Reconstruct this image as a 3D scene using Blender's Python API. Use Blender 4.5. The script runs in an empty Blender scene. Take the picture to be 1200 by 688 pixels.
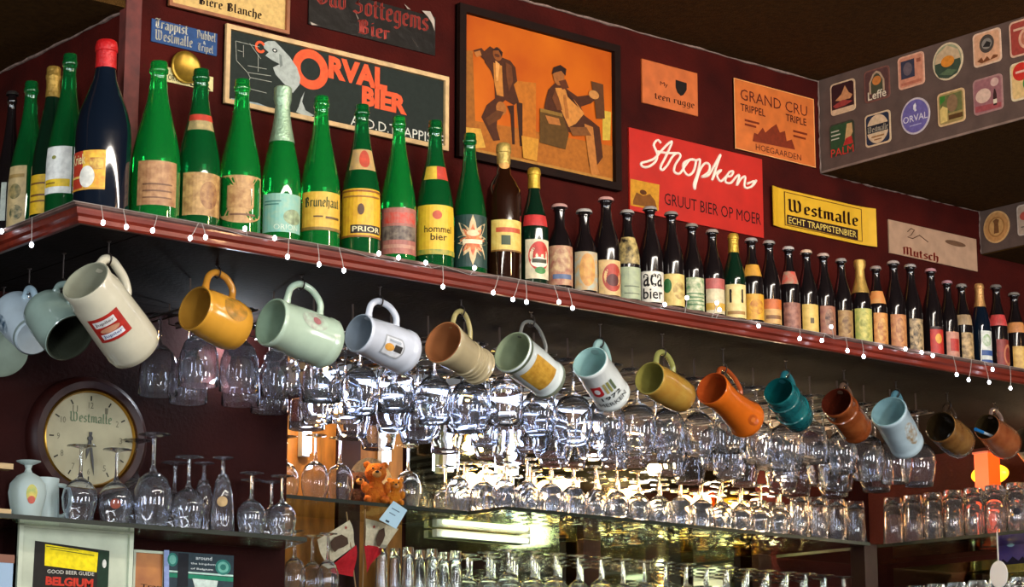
import bpy, bmesh, math, random
from mathutils import Vector, Matrix
random.seed(7)
S = bpy.context.scene
COL = S.collection
PI = math.pi
# ---------------------------------------------------------------- camera
FPX = 2665.0
_a = Vector((3300, -566, 2665.)).normalized(); _b = Vector((-2250, -566, 2665.)).normalized(); _c = Vector((0, 2665., 566)).normalized()
CAM = Vector((-2.1194, -3.9194, 1.5))
cd = bpy.data.cameras.new('camera'); cam = bpy.data.objects.new('camera', cd); COL.objects.link(cam)
cam.location = CAM
fwd = Vector((_a.z, _b.z, _c.z)).normalized()
cam.rotation_euler = fwd.to_track_quat('-Z', 'Y').to_euler()
cd.sensor_width = 36; cd.lens = 36 * FPX / 1200; cd.clip_start = .05; cd.clip_end = 100
S.camera = cam
S.view_settings.view_transform = 'Standard'; S.view_settings.look = 'None'; S.view_settings.gamma = 1
S.view_settings.use_curve_mapping = False
S.view_settings.exposure = 0.68
S.cycles.max_bounces = 14; S.cycles.transmission_bounces = 14; S.cycles.transparent_max_bounces = 16
S.cycles.glossy_bounces = 6; S.cycles.diffuse_bounces = 3
# ---------------------------------------------------------------- world and lights
w = bpy.data.worlds.new('room_light'); S.world = w; w.use_nodes = True
w.node_tree.nodes['Background'].inputs[0].default_value = (.42, .30, .20, 1)
w.node_tree.nodes['Background'].inputs[1].default_value = .3
def area(loc, target, sx, sy, power, col):  # area light for inferred room windows and the added ceiling strip
    l = bpy.data.lights.new('room_area_light', 'AREA'); l.shape = 'RECTANGLE'; l.size = sx; l.size_y = sy
    l.energy = power; l.color = col
    o = bpy.data.objects.new('room_area_light', l); COL.objects.link(o); o.location = loc
    o.rotation_euler = (Vector(target) - Vector(loc)).to_track_quat('-Z', 'Y').to_euler()
    return o
def point(loc, power, col, r=.05):
    l = bpy.data.lights.new('point_light', 'POINT'); l.energy = power; l.color = col; l.shadow_soft_size = r
    o = bpy.data.objects.new('point_light', l); COL.objects.link(o); o.location = loc
    return o
area((-4.6, -5.5, 2.55), (.8, .2, 2.5), .8, 1.6, 100, (.86, .93, 1))
area((-6.2, -1.0, 2.5), (.8, .2, 2.5), 1.0, 1.6, 80, (.80, .90, 1))  # side window light, added to brighten the glass edges
area((1.6, -6.0, 2.55), (1.6, 0, 2.5), .7, 1.6, 100, (.90, .95, 1))
area((4.4, -5.2, 2.5), (2.4, .3, 2.5), .6, 1.5, 50, (1, .93, .84))
area((-1.2, -6.5, 2.55), (1.0, 0, 2.5), .3, 1.6, 60, (.80, .90, 1))
area((1.3, -1.85, 3.385), (1.3, -.2, 2.85), 5.2, .09, 30, (1, .93, .82))  # ceiling strip, not a window, added for a matching highlight on every bottle
point((3.2, -1.6, 3.1), 26, (1, .50, .18), .06)
point((1.6, -2.0, 3.2), 20, (1, .60, .28), .06)
point((0.1, -2.2, 3.0), 8, (1, .80, .6), .03)
# ---------------------------------------------------------------- pixel -> place
def ray(px, py):
    c = Vector(((px - 600) / FPX, (344 - py) / FPX, 1.))
    return Vector((c.dot(_a), c.dot(_b), c.dot(_c)))
def atY(px, py, y): r = ray(px, py); return CAM + r * ((y - CAM.y) / r.y)
def atX(px, py, x): r = ray(px, py); return CAM + r * ((x - CAM.x) / r.x)
def atZ(px, py, z): r = ray(px, py); return CAM + r * ((z - CAM.z) / r.z)
def depth(p): return (Vector(p) - CAM).dot(fwd)
# ---------------------------------------------------------------- materials
def lin(h):
    h = h.lstrip('#'); o = []
    for i in (0, 2, 4):
        v = int(h[i:i+2], 16) / 255.; o.append(v / 12.92 if v <= .04045 else ((v + .055) / 1.055) ** 2.4)
    return tuple(o) + (1,)
_m = {}
def mat(key, hexc, rough=.6, metal=0, var=0, vscale=20, bump=0, bscale=60, trans=0, coat=0, emit=0, ior=1.5, hex2=None, emitc=None, stretch=None, spec=None, sss=0):
    k = (key, hexc, rough, metal, var, vscale, bump, bscale, trans, coat, emit, hex2, ior)
    if k in _m: return _m[k]
    m = bpy.data.materials.new(key); m.use_nodes = True; nt = m.node_tree; b = nt.nodes['Principled BSDF']
    c = lin(hexc)
    b.inputs['Base Color'].default_value = c; b.inputs['Roughness'].default_value = rough; b.inputs['Metallic'].default_value = metal
    b.inputs['Transmission Weight'].default_value = trans; b.inputs['Coat Weight'].default_value = coat; b.inputs['IOR'].default_value = ior
    if spec is not None: b.inputs['Specular IOR Level'].default_value = spec
    if emit:
        b.inputs['Emission Color'].default_value = lin(emitc or hexc); b.inputs['Emission Strength'].default_value = emit
    if var or bump or hex2:
        tc = nt.nodes.new('ShaderNodeTexCoord'); mp = nt.nodes.new('ShaderNodeMapping')
        nt.links.new(tc.outputs['Object'], mp.inputs['Vector'])
        if stretch: mp.inputs['Scale'].default_value = stretch
    if var or hex2:
        n = nt.nodes.new('ShaderNodeTexNoise'); n.inputs['Scale'].default_value = vscale; n.inputs['Detail'].default_value = 5
        nt.links.new(mp.outputs[0], n.inputs['Vector'])
        r = nt.nodes.new('ShaderNodeValToRGB'); r.color_ramp.elements[0].position = .35; r.color_ramp.elements[1].position = .68
        c2 = lin(hex2) if hex2 else tuple(max(0, x * (1 - var)) for x in c[:3]) + (1,)
        r.color_ramp.elements[0].color = c; r.color_ramp.elements[1].color = c2
        nt.links.new(n.outputs['Fac'], r.inputs[0]); nt.links.new(r.outputs[0], b.inputs['Base Color'])
    if bump:
        n2 = nt.nodes.new('ShaderNodeTexNoise'); n2.inputs['Scale'].default_value = bscale; n2.inputs['Detail'].default_value = 4
        nt.links.new(mp.outputs[0], n2.inputs['Vector'])
        bp = nt.nodes.new('ShaderNodeBump'); bp.inputs['Strength'].default_value = bump; bp.inputs['Distance'].default_value = .004
        nt.links.new(n2.outputs['Fac'], bp.inputs['Height']); nt.links.new(bp.outputs[0], b.inputs['Normal'])
    _m[k] = m
    return m
def paint(h, rough=.6): return mat('print', h, rough, var=.25, vscale=90, spec=.2)
CLEAR = mat('clear_glass', 'f4f8ff', .012, trans=.982, ior=1.5)
FROST = mat('frosted_glass', 'c8d8d4', .4, trans=.45, ior=1.4)
EDGEG = mat('dark_green_glass_edge', '141c10', .5, spec=.3)
SHELFG = mat('green_tinted_glass', 'c8d8b0', .02, trans=1, ior=1.5)
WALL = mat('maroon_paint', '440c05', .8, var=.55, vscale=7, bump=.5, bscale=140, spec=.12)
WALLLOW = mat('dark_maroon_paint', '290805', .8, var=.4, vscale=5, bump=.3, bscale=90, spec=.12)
CEIL = mat('brown_textured_ceiling', '4c3212', .95, var=.35, vscale=60, bump=.8, bscale=220, spec=.1)
BEAM = mat('grey_brown_paint', '5e4a40', .85, spec=.2, var=.25, vscale=20, bump=.3)
UNDER = mat('dark_stained_board', '1c1210', .9, var=.4, vscale=5, bump=.3, bscale=80, spec=.05)
MOULD = mat('red_brown_varnish', '6e2416', .38, spec=.3, var=.35, vscale=9, coat=.1, stretch=(1, 8, 8))
DUST = mat('dusty_varnish', '745a50', .7, spec=.2, var=.4, vscale=30)
DARKW = mat('dark_wood', '2c110a', .6, var=.4, vscale=12, spec=.2)
OCHRE = mat('ochre_wood', '8a5a20', .6, spec=.2, var=.5, vscale=9, stretch=(5, 5, 1))
CAULK = mat('old_caulk', '8c7266', .9, var=.5, vscale=60)
STEEL = mat('dull_steel', '6d6660', .35, metal=1)
DKS = mat('dark_bracket', '3a2418', .5)
BRASS = mat('brass', 'b98a3a', .3, metal=1)
MIRROR = mat('aged_mirror', 'b9bd9c', .04, metal=1, var=.3, vscale=3)
BLACK = mat('black_print', '120e0c', .5)
# ---------------------------------------------------------------- mesh building
class MB:
    def __init__(s): s.v = []; s.f = []; s.m = []; s.mats = []
    def mi(s, m):
        if m not in s.mats: s.mats.append(m)
        return s.mats.index(m)
    def add(s, vs, fs, m):
        o = len(s.v); s.v += [tuple(v) for v in vs]; k = s.mi(m)
        for f in fs: s.f.append([i + o for i in f]); s.m.append(k)
    def box(s, x0, y0, z0, x1, y1, z1, m):
        s.add([(x0,y0,z0),(x1,y0,z0),(x1,y1,z0),(x0,y1,z0),(x0,y0,z1),(x1,y0,z1),(x1,y1,z1),(x0,y1,z1)],
              [(0,3,2,1),(4,5,6,7),(0,1,5,4),(1,2,6,5),(2,3,7,6),(3,0,4,7)], m)
    def lathe(s, prof, m, seg=24, c=(0,0,0)):
        n = len(prof); vs = []; fs = []
        for r, z in prof:
            for k in range(seg):
                a = 2*PI*k/seg; vs.append((c[0]+r*math.cos(a), c[1]+r*math.sin(a), c[2]+z))
        for i in range(n-1):
            for k in range(seg):
                k2 = (k+1) % seg; fs.append((i*seg+k, i*seg+k2, (i+1)*seg+k2, (i+1)*seg+k))
        s.add(vs, fs, m)
    def tube(s, pts, r, m, seg=8, cap=True, rr=None, flat=1):
        pts = [Vector(p) for p in pts]; vs = []; fs = []; n = len(pts); up = None
        for i, p in enumerate(pts):
            t = (pts[min(i+1, n-1)] - pts[max(i-1, 0)]).normalized()
            if up is None:
                up = t.orthogonal().normalized()
            up = (up - t*up.dot(t)).normalized(); bi = t.cross(up); q = rr[i] if rr else r
            for k in range(seg):
                a = 2*PI*k/seg; vs.append(p + up*math.cos(a)*q + bi*math.sin(a)*q*flat)
        for i in range(n-1):
            for k in range(seg):
                k2 = (k+1) % seg; fs.append((i*seg+k, i*seg+k2, (i+1)*seg+k2, (i+1)*seg+k))
        if cap: fs.append(tuple(reversed(range(seg)))); fs.append(tuple((n-1)*seg+k for k in range(seg)))
        s.add(vs, fs, m)
    def ball(s, c, r, m, seg=12, rings=8, sc=(1,1,1)):
        vs = []; fs = []
        for i in range(rings+1):
            t = PI*i/rings
            for k in range(seg):
                a = 2*PI*k/seg; vs.append((c[0]+r*sc[0]*math.sin(t)*math.cos(a), c[1]+r*sc[1]*math.sin(t)*math.sin(a), c[2]-r*sc[2]*math.cos(t)))
        for i in range(rings):
            for k in range(seg):
                k2 = (k+1) % seg; fs.append((i*seg+k, i*seg+k2, (i+1)*seg+k2, (i+1)*seg+k))
        s.add(vs, fs, m)
    def poly(s, pts, z, m):          # flat polygon facing local +z
        ar = sum(pts[i][0]*pts[(i+1) % len(pts)][1] - pts[(i+1) % len(pts)][0]*pts[i][1] for i in range(len(pts)))
        if ar < 0: pts = pts[::-1]
        s.add([(p[0], p[1], z) for p in pts], [tuple(range(len(pts)))], m)
    def slab(s, pts, z0, z1, m):     # polygon prism from z0 to z1
        ar = sum(pts[i][0]*pts[(i+1) % len(pts)][1] - pts[(i+1) % len(pts)][0]*pts[i][1] for i in range(len(pts)))
        if ar < 0: pts = pts[::-1]
        n = len(pts)
        s.add([(p[0],p[1],z0) for p in pts]+[(p[0],p[1],z1) for p in pts],
              [tuple(reversed(range(n))), tuple(range(n, 2*n))]+[(i,(i+1)%n,n+(i+1)%n,n+i) for i in range(n)], m)
    def build(s, name, parent=None, smooth=False, M=None, angle=40):
        me = bpy.data.meshes.new(name); me.from_pydata(s.v, [], s.f)
        for m in s.mats: me.materials.append(m)
        me.polygons.foreach_set('material_index', s.m)
        if smooth:
            bm = bmesh.new(); bm.from_mesh(me); bmesh.ops.remove_doubles(bm, verts=bm.verts, dist=1e-6)
            bmesh.ops.dissolve_degenerate(bm, edges=bm.edges, dist=1e-7)
            for f in bm.faces: f.smooth = True
            for e in bm.edges:
                if len(e.link_faces) == 2 and e.calc_face_angle(0) > math.radians(angle): e.smooth = False
            bm.to_mesh(me); bm.free()
        me.update()
        o = bpy.data.objects.new(name, me); COL.objects.link(o)
        if parent: o.parent = parent
        if M is not None: o.matrix_local = M
        return o
def tag(o, label, cat, group=None, kind=None):
    if label: o['label'] = label
    if cat: o['category'] = cat
    if group: o['group'] = group
    if kind: o['kind'] = kind
    return o
def thing(name, label, cat, M=None, loc=None, group=None):
    o = bpy.data.objects.new(name, None); COL.objects.link(o); o.empty_display_size = .02
    if M is not None: o.matrix_world = M
    if loc is not None: o.location = loc
    return tag(o, label, cat, group)
def struct(name, mb, smooth=False):
    o = mb.build(name, smooth=smooth); o['kind'] = 'structure'; return o
def copy_tree(o, loc, rz=None, label=None, scale=None):
    c = o.copy(); COL.objects.link(c); c.location = loc
    if rz is not None: c.rotation_euler = (0, 0, rz)
    if label: c['label'] = label
    if scale: c.scale = scale
    for ch in o.children:
        d = ch.copy(); COL.objects.link(d); d.parent = c
    return c
def smoothpath(pts, n=6):
    pts = [Vector(p) for p in pts]; out = []
    for i in range(len(pts)-1):
        p0 = pts[max(i-1, 0)]; p1 = pts[i]; p2 = pts[i+1]; p3 = pts[min(i+2, len(pts)-1)]
        for k in range(n):
            t = k/n; out.append(.5*((2*p1)+(p2-p0)*t+(2*p0-5*p1+4*p2-p3)*t*t+(3*p1-p0-3*p2+p3)*t**3))
    out.append(pts[-1]); return out
# ---------------------------------------------------------------- lettering
_t = {}
def text_polys(txt, bold=0):
    if txt not in ('RVAL', 'BIER', 'BELGIUM'): bold = 0 if ('M' in txt or 'N' in txt) else min(bold, .013)
    k = (txt, bold)
    if k in _t: return _t[k]
    cu = bpy.data.curves.new('t', 'FONT'); cu.body = txt; cu.size = 1; cu.resolution_u = 2; cu.offset = bold; cu.fill_mode = 'FRONT'
    o = bpy.data.objects.new('t', cu); me = o.to_mesh()
    vs = [v.co.copy() for v in me.vertices]; fs = [tuple(p.vertices) for p in me.polygons]
    o.to_mesh_clear(); bpy.data.objects.remove(o); bpy.data.curves.remove(cu)
    x0 = min(v.x for v in vs); x1 = max(v.x for v in vs); y0 = min(v.y for v in vs); y1 = max(v.y for v in vs)
    vs = [((v.x-x0)/(x1-x0), (v.y-y0)/(y1-y0)) for v in vs]
    _t[k] = (vs, fs); return _t[k]
G = {   # broad-nib letters: width, strokes (x-height is 1)
 'a': (.62, [[(.08,.8),(.22,.98),(.47,.88),(.47,.12),(.6,.0)], [(.47,.55),(.1,.4),(.1,.12),(.26,.0),(.47,.15)]]),
 'b': (.62, [[(.1,1.55),(.1,.12),(.3,.0),(.5,.15),(.5,.78),(.32,.97),(.1,.8)]]),
 'c': (.52, [[(.45,.82),(.3,1.),(.1,.84),(.1,.15),(.3,.0),(.46,.12)]]),
 'd': (.62, [[(.12,1.5),(.5,.95),(.5,.15),(.3,.0),(.1,.15),(.1,.76),(.3,.95),(.5,.8)]]),
 'e': (.55, [[(.1,.45),(.46,.62),(.46,.84),(.3,1.),(.1,.84),(.1,.15),(.3,.0),(.46,.12)]]),
 'g': (.62, [[(.5,.9),(.28,1.),(.1,.84),(.1,.22),(.3,.07),(.5,.2)], [(.5,1.),(.5,-.2),(.3,-.42),(.08,-.3)]]),
 'h': (.62, [[(.1,1.55),(.1,.0)], [(.1,.8),(.34,1.),(.5,.84),(.5,.1),(.38,-.25)]]),
 'i': (.3, [[(.02,.88),(.12,.98),(.12,.1),(.24,.0)], [(.1,1.3),(.16,1.38)]]),
 'k': (.6, [[(.1,1.55),(.1,.0)], [(.1,.6),(.4,.95)], [(.2,.6),(.45,.1),(.56,.02)]]),
 'l': (.32, [[(.1,1.55),(.1,.12),(.24,.0)]]),
 'm': (.95, [[(.0,.88),(.1,.98),(.1,.02)], [(.1,.8),(.32,.98),(.44,.86),(.44,.02)], [(.44,.8),(.66,.98),(.78,.86),(.78,.12),(.9,.0)]]),
 'n': (.62, [[(.0,.88),(.1,.98),(.1,.02)], [(.1,.8),(.34,.98),(.48,.86),(.48,.12),(.6,.0)]]),
 'o': (.6, [[(.3,1.),(.1,.84),(.1,.15),(.3,.0),(.5,.15),(.5,.84),(.3,1.)]]),
 'p': (.62, [[(.0,.9),(.1,.98),(.1,-.45)], [(.1,.8),(.34,.98),(.5,.84),(.5,.15),(.3,.02),(.1,.12)]]),
 'r': (.48, [[(.0,.88),(.1,.98),(.1,.02)], [(.1,.8),(.3,.98),(.42,.86)]]),
 's': (.5, [[(.44,.84),(.28,1.),(.1,.82),(.1,.62),(.42,.4),(.42,.15),(.24,.0),(.06,.14)]]),
 't': (.42, [[(.15,1.3),(.15,.12),(.3,.0),(.4,.08)], [(.0,.95),(.36,.95)]]),
 'u': (.62, [[(.0,.88),(.1,.98),(.1,.15),(.28,.0),(.48,.18)], [(.48,.98),(.48,.12),(.6,.0)]]),
 'z': (.52, [[(.05,.95),(.45,.95),(.08,.05),(.48,.05)]]),
 'B': (.95, [[(.0,1.2),(.2,1.4),(.2,.1),(.05,.0)], [(.2,1.35),(.5,1.5),(.7,1.3),(.7,.95),(.4,.8)], [(.4,.8),(.75,.65),(.75,.15),(.5,.0),(.2,.1)], [(.42,1.4),(.42,.1)]]),
 'D': (.95, [[(.1,1.3),(.3,1.45),(.3,.1),(.1,.0)], [(.1,1.4),(.55,1.5),(.8,1.1),(.8,.4),(.5,.0),(.15,.05)]]),
 'M': (1.25, [[(.05,1.2),(.2,1.4),(.2,.1),(.05,.0)], [(.2,1.3),(.5,1.5),(.6,1.3),(.6,.1)], [(.6,1.3),(.9,1.5),(1.02,1.3),(1.02,.12),(1.15,.0)]]),
 'O': (.95, [[(.45,1.5),(.15,1.25),(.15,.25),(.45,.0),(.8,.25),(.8,1.2),(.45,1.5)], [(.42,1.35),(.42,.15)]]),
 'T': (.85, [[(.0,1.3),(.2,1.48),(.5,1.35),(.8,1.5)], [(.45,1.4),(.2,1.),(.2,.25),(.45,.0),(.75,.2)], [(.5,1.3),(.5,.3)]]),
 'W': (1.35, [[(.0,1.35),(.18,1.5),(.18,.2),(.4,.0),(.62,.2)], [(.5,1.5),(.62,1.4),(.62,.2),(.85,.0),(1.1,.25),(1.1,1.1),(.92,1.5)]]),
 'Z': (.9, [[(.1,1.3),(.3,1.48),(.75,1.4),(.3,.8),(.7,.7),(.7,.2),(.4,.0),(.1,.15)], [(.3,.8),(.55,.8)]]),
 ' ': (.35, []),
}
def bl_quads(txt, nib=.10):
    out = []; x = 0
    for ch in txt:
        g = 'e' if ch == 'è' else ch
        wd, st = G[g]
        for pl in st:
            for i in range(len(pl)-1):
                p = Vector(pl[i]) + Vector((x, 0)); q = Vector(pl[i+1]) + Vector((x, 0)); n = Vector((nib, nib*.65))
                out.append([p-n, p+n, q+n, q-n])
                d = (q-p).normalized(); e = Vector((-d.y, d.x))*.045
                out.append([p-e, q-e, q+e, p+e])
        if ch == 'è': out.append([Vector((x+.12,1.42)), Vector((x+.2,1.5)), Vector((x+.38,1.2)), Vector((x+.32,1.16))])
        x += wd + .12
    xs = [v[0] for q in out for v in q]; x0, x1 = min(xs), max(xs)
    ys = [v[1] for q in out for v in q]; y0, y1 = min(ys), max(ys)
    return [[((v[0]-x0)/(x1-x0), (v[1]-y0)/(y1-y0)) for v in q] for q in out]
# ---------------------------------------------------------------- flat signs (local x right, y up, z outwards)
class Sign:
    def __init__(s, name, label, cat, plane, off, corners, th=.006, board=None, group=None, clipn=None):
        # plane 'Y' : main wall side facing the room (-Y); 'X' : faces -X
        s.plane = plane; s.off = off
        f = (lambda p: atY(p[0], p[1], off)) if plane == 'Y' else (lambda p: atX(p[0], p[1], off))
        P = [f(c) for c in corners]          # TL TR BR BL
        u = (lambda p: p.x) if plane == 'Y' else (lambda p: -p.y)
        u0 = (u(P[0])+u(P[3]))/2; u1 = (u(P[1])+u(P[2]))/2; z1 = (P[0].z+P[1].z)/2; z0 = (P[2].z+P[3].z)/2
        s.u0, s.u1, s.z0, s.z1 = u0, u1, z0, z1; s.uf = u; s.f = f
        s.w = u1-u0; s.h = z1-z0
        cu = (u0+u1)/2; cz = z0; s.cu = cu; s.cz = cz
        if plane == 'Y': M = Matrix(((1,0,0,cu),(0,0,-1,off+.0),(0,1,0,cz),(0,0,0,1)))
        else: M = Matrix(((0,0,-1,off),(-1,0,0,-cu),(0,1,0,cz),(0,0,0,1)))
        s.th = th
        s.root = thing(name, label, cat, M=M, group=group)
        s.n = 0
        if board:
            mb = MB(); mb.box(-s.w/2, 0, 0, s.w/2, s.h, th, board); s.board = mb.build('board', s.root)
    def L(s, px, py):
        p = s.f((px, py)); return (s.uf(p)-s.cu, p.z-s.cz)
    def N(s, a, b): return (-s.w/2+a*s.w, b*s.h)
    def start(s): s.mb = MB(); return s
    def z(s): s.n += 1; return s.th + .00012*s.n + .0004
    def end(s, name, label=None):
        o = s.mb.build(name, s.root)
        if label: o['label'] = label
        return o
    def poly(s, pts, h): s.mb.poly([s.L(*p) for p in pts], s.z(), paint(h)); return s
    def npoly(s, pts, h): s.mb.poly([s.N(*p) for p in pts], s.z(), paint(h)); return s
    def nrect(s, a, b, c, d, h): return s.npoly([(a,b),(c,b),(c,d),(a,d)], h)
    def ell(s, cx, cy, rx, ry, h, n=28):    # px centre, local radii from px extents
        c = s.L(cx, cy); a = abs(s.L(cx+rx, cy)[0]-c[0]); b = abs(s.L(cx, cy-ry)[1]-c[1])
        s.mb.poly([(c[0]+a*math.cos(2*PI*k/n), c[1]+b*math.sin(2*PI*k/n)) for k in range(n)], s.z(), paint(h)); return s
    def nell(s, cx, cy, rx, ry, h, n=28):
        c = s.N(cx, cy)
        s.mb.poly([(c[0]+rx*s.w*math.cos(2*PI*k/n), c[1]+ry*s.h*math.sin(2*PI*k/n)) for k in range(n)], s.z(), paint(h)); return s
    def text(s, t, lx, by, rx, ty, h, bold=.0, norm=False):   # left-bottom and right-top
        a = s.N(lx, by) if norm else s.L(lx, by); b = s.N(rx, ty) if norm else s.L(rx, ty)
        vs, fs = text_polys(t, bold); z = s.z()
        s.mb.add([(a[0]+v[0]*(b[0]-a[0]), a[1]+v[1]*(b[1]-a[1]), z) for v in vs], fs, paint(h)); return s
    def bl(s, t, lx, by, rx, ty, h, nib=.1, norm=False):
        a = s.N(lx, by) if norm else s.L(lx, by); b = s.N(rx, ty) if norm else s.L(rx, ty)
        z = s.z(); m = paint(h)
        for q in bl_quads(t, nib): s.mb.poly([(a[0]+v[0]*(b[0]-a[0]), a[1]+v[1]*(b[1]-a[1])) for v in q], z, m)
        return s
    def frame(s, wd, m, th=None, name='frame'):
        mb = MB(); W, H, t = s.w/2, s.h, (th or s.th+.008)
        for a in ((-W,0,W,wd), (-W,H-wd,W,H), (-W,wd,-W+wd,H-wd), (W-wd,wd,W,H-wd)):
            mb.box(a[0], a[1], 0, a[2], a[3], t, m)
        return mb.build(name, s.root)
# ================================================================ STRUCTURE
ZU = 2.575; ZT = 2.613      # underside and top of the bottle shelf
ZC = 3.42
m = MB(); m.box(-6, -8, -.05, 6, 3.2, 0, mat('brown_floor', '3a2a20', .6, var=.3)); struct('floor', m)
m = MB(); m.box(-6, -8, ZC, 6, 3.2, ZC+.1, CEIL); struct('ceiling', m)
m = MB(); m.box(.254, .276, ZT, 4.6, .40, ZC, WALL); struct('wall_main', m)
m = MB(); m.box(.254, .401, ZT, .40, 3.1, 3.147, WALL); struct('wall_left', m)
m = MB(); m.box(-3, .276, 3.147, .253, 3.2, ZC, CEIL); struct('ceiling_left', m)
# beams on the right
XB = 2.463
m = MB(); m.box(XB, -4.5, 3.151, XB+.69, .275, ZC, BEAM); o = struct('beam_1', m)
m = MB(); m.box(XB+.004, -4.5, 3.149, XB+.688, .275, 3.152, CEIL); struct('beam_1_underside', m)
m = MB(); m.box(XB+.69, -4.5, 3.02, 4.6, .275, ZC, BEAM); struct('beam_2', m)
m = MB(); m.box(XB+.694, -4.5, 3.017, 4.6, .275, 3.021, CEIL); struct('beam_2_underside', m)
# uneven caulk lines where planes meet
def caulk(name, p, q, r=.004, n=60):
    p, q = Vector(p), Vector(q); pts = []; rr = []
    for i in range(n+1):
        pts.append(p.lerp(q, i/n) + Vector((0, random.uniform(-.002, .002), random.uniform(-.002, .002)))); rr.append(r*random.uniform(.3, 1.0))
    mb = MB(); mb.tube(pts, r, CAULK, 6, rr=rr); return struct(name, mb, True)
caulk('trim_1', (.3, .274, ZC-.002), (XB, .274, ZC-.002), .0045)
caulk('trim_2', (XB, .274, 3.15), (XB+.69, .274, 3.15), .0045, 40)
caulk('trim_3', (XB-.001, .274, 3.15), (XB-.001, .274, ZC), .003, 20)
caulk('trim_4', (XB+.688, .274, 3.02), (XB+.688, .274, 3.15), .003, 12)
caulk('trim_5', (.252, .28, 3.145), (.252, 2.2, 3.145), .005, 60)
m = MB(); m.box(.247, .271, ZT, .285, .3, 3.6 if False else ZC-.01, mat('scuffed_maroon', '6b2a22', .7, var=.5, vscale=30)); struct('trim_6', m)
m = MB(); m.box(XB-.0015, -4.5, 3.149, XB+.002, .27, 3.155, mat('pale_edge', '8d7363', .8, var=.4)); struct('trim_7', m)
# lower back walls
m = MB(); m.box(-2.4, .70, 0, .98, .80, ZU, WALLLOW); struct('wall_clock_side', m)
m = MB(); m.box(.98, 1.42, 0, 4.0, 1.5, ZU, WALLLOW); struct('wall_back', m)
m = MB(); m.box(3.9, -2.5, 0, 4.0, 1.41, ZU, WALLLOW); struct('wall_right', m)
# ---------------------------------------------------------------- bottle shelf
sh = thing('bottle_shelf', 'long dark shelf with red-brown moulded edge carrying the beer bottles', 'shelf', loc=(0, 0, ZU))
def part(mb, name, root, smooth=False, label=None):
    o = mb.build(name, smooth=smooth); o.parent = root; o.matrix_parent_inverse = root.matrix_world.inverted() if False else Matrix.Translation(root.location).inverted()
    if label: o['label'] = label
    return o
JX = .155
m = MB(); m.box(.02, .02, ZU, JX-.002, 3.1, ZT-.004, UNDER); part(m, 'board', sh)
m = MB(); m.box(JX+.002, .02, ZU, 4.55, .62, ZT-.004, UNDER); part(m, 'board', sh)
m = MB(); m.box(JX+.002, .623, ZU, 4.55, 1.6, ZT-.004, UNDER); part(m, 'board', sh)
m = MB(); m.box(.03, .03, ZU+.006, 4.5, 1.55, ZT-.006, DARKW); part(m, 'core', sh)
prof = [(.02, .0), (.010, .0), (.006, .004), (.006, .013), (.000, .018), (-.002, .026), (-.002, .030), (-.010, .032), (-.012, .036), (-.010, .0385), (.02, .0385)]
m = MB(); n = len(prof); vs = []
for (d, z) in prof: vs.append((d, d, ZU+z))
for (d, z) in prof: vs.append((4.55, d, ZU+z))
fs = [(i, i+1, n+i+1, n+i) for i in range(n-1)]
m.add(vs, [tuple(f) for f in fs if f[0] < 6], MOULD); m.add(vs, [tuple(f) for f in fs if f[0] >= 6], DUST)
part(m, 'moulding', sh)
m = MB(); vs = []
for (d, z) in prof: vs.append((d, d, ZU+z))
for (d, z) in prof: vs.append((d, 3.1, ZU+z))
m.add(vs, [tuple(reversed(f)) for f in fs if f[0] < 6], MOULD); m.add(vs, [tuple(reversed(f)) for f in fs if f[0] >= 6], DUST)
part(m, 'moulding', sh)
# ---------------------------------------------------------------- fairy lights
bulbs = [(121,261),(148,266),(179,270),(223,279),(241,278),(287,268),(322,279),(337,301),(374,310),(403,317),(444,297),(467,302),(499,308),(519,336),(556,314),(578,343),(601,351),(617,354),(655,354),(671,361),(779,357),(805,349),(840,355),(843,363),(889,382),(937,397),(963,399),(974,383),(993,411),(1012,418),(1032,407),(1061,409),(1080,413),(1093,417),(1121,439),(1135,445),(1159,448),(1163,433),(1184,455)]
fl = thing('fairy_lights', 'string of small white fairy lights pinned along the shelf edge', 'string lights', loc=(0, -.02, ZT))
BULB = mat('lit_bulb', 'eef2ff', .3, emit=14)
WIRE = mat('clear_wire', '9a9088', .4)
wp = []; last = None
tie = []
for i, (x, y) in enumerate(bulbs):
    p = atY(x, y, -.02)
    q = Vector((p.x + random.uniform(-.018, .022), -.0165, ZT-.002 if p.z < ZT-.01 else ZT-.012))
    tie.append(q); mb = MB(); mb.tube([q, q.lerp(p, .55) + Vector((0, -.002, 0)), p], .0009, WIRE, 5); part(mb, 'bulb_wire', fl)
    mb = MB(); mb.ball(p, .0044, BULB, 10, 6, (1, 1, 1.25)); part(mb, 'bulb', fl, True)
for (x, y) in [(37,287),(2,271)]:
    p = atX(x, y, -.02); q = Vector((-.0165, p.y+.01, ZT-.002))
    mb = MB(); mb.tube([q, q.lerp(p, .5), p], .0009, WIRE, 5); part(mb, 'bulb_wire', fl)
    mb = MB(); mb.ball(p, .0044, BULB, 10, 6, (1, 1, 1.25)); part(mb, 'bulb', fl, True)
tie.sort(key=lambda v: v.x); path = [Vector((-.0165, 2.0, ZT-.003)), Vector((-.0165, .5, ZT-.005)), Vector((-.0165, -.015, ZT-.002))]
for a, b_ in zip(tie[:-1], tie[1:]): path += [a, a.lerp(b_, .5)]
path += [tie[-1], Vector((4.2, -.0165, ZT-.003))]
mb = MB(); mb.tube(path, .0006, WIRE, 5); part(mb, 'wire', fl)
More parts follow.
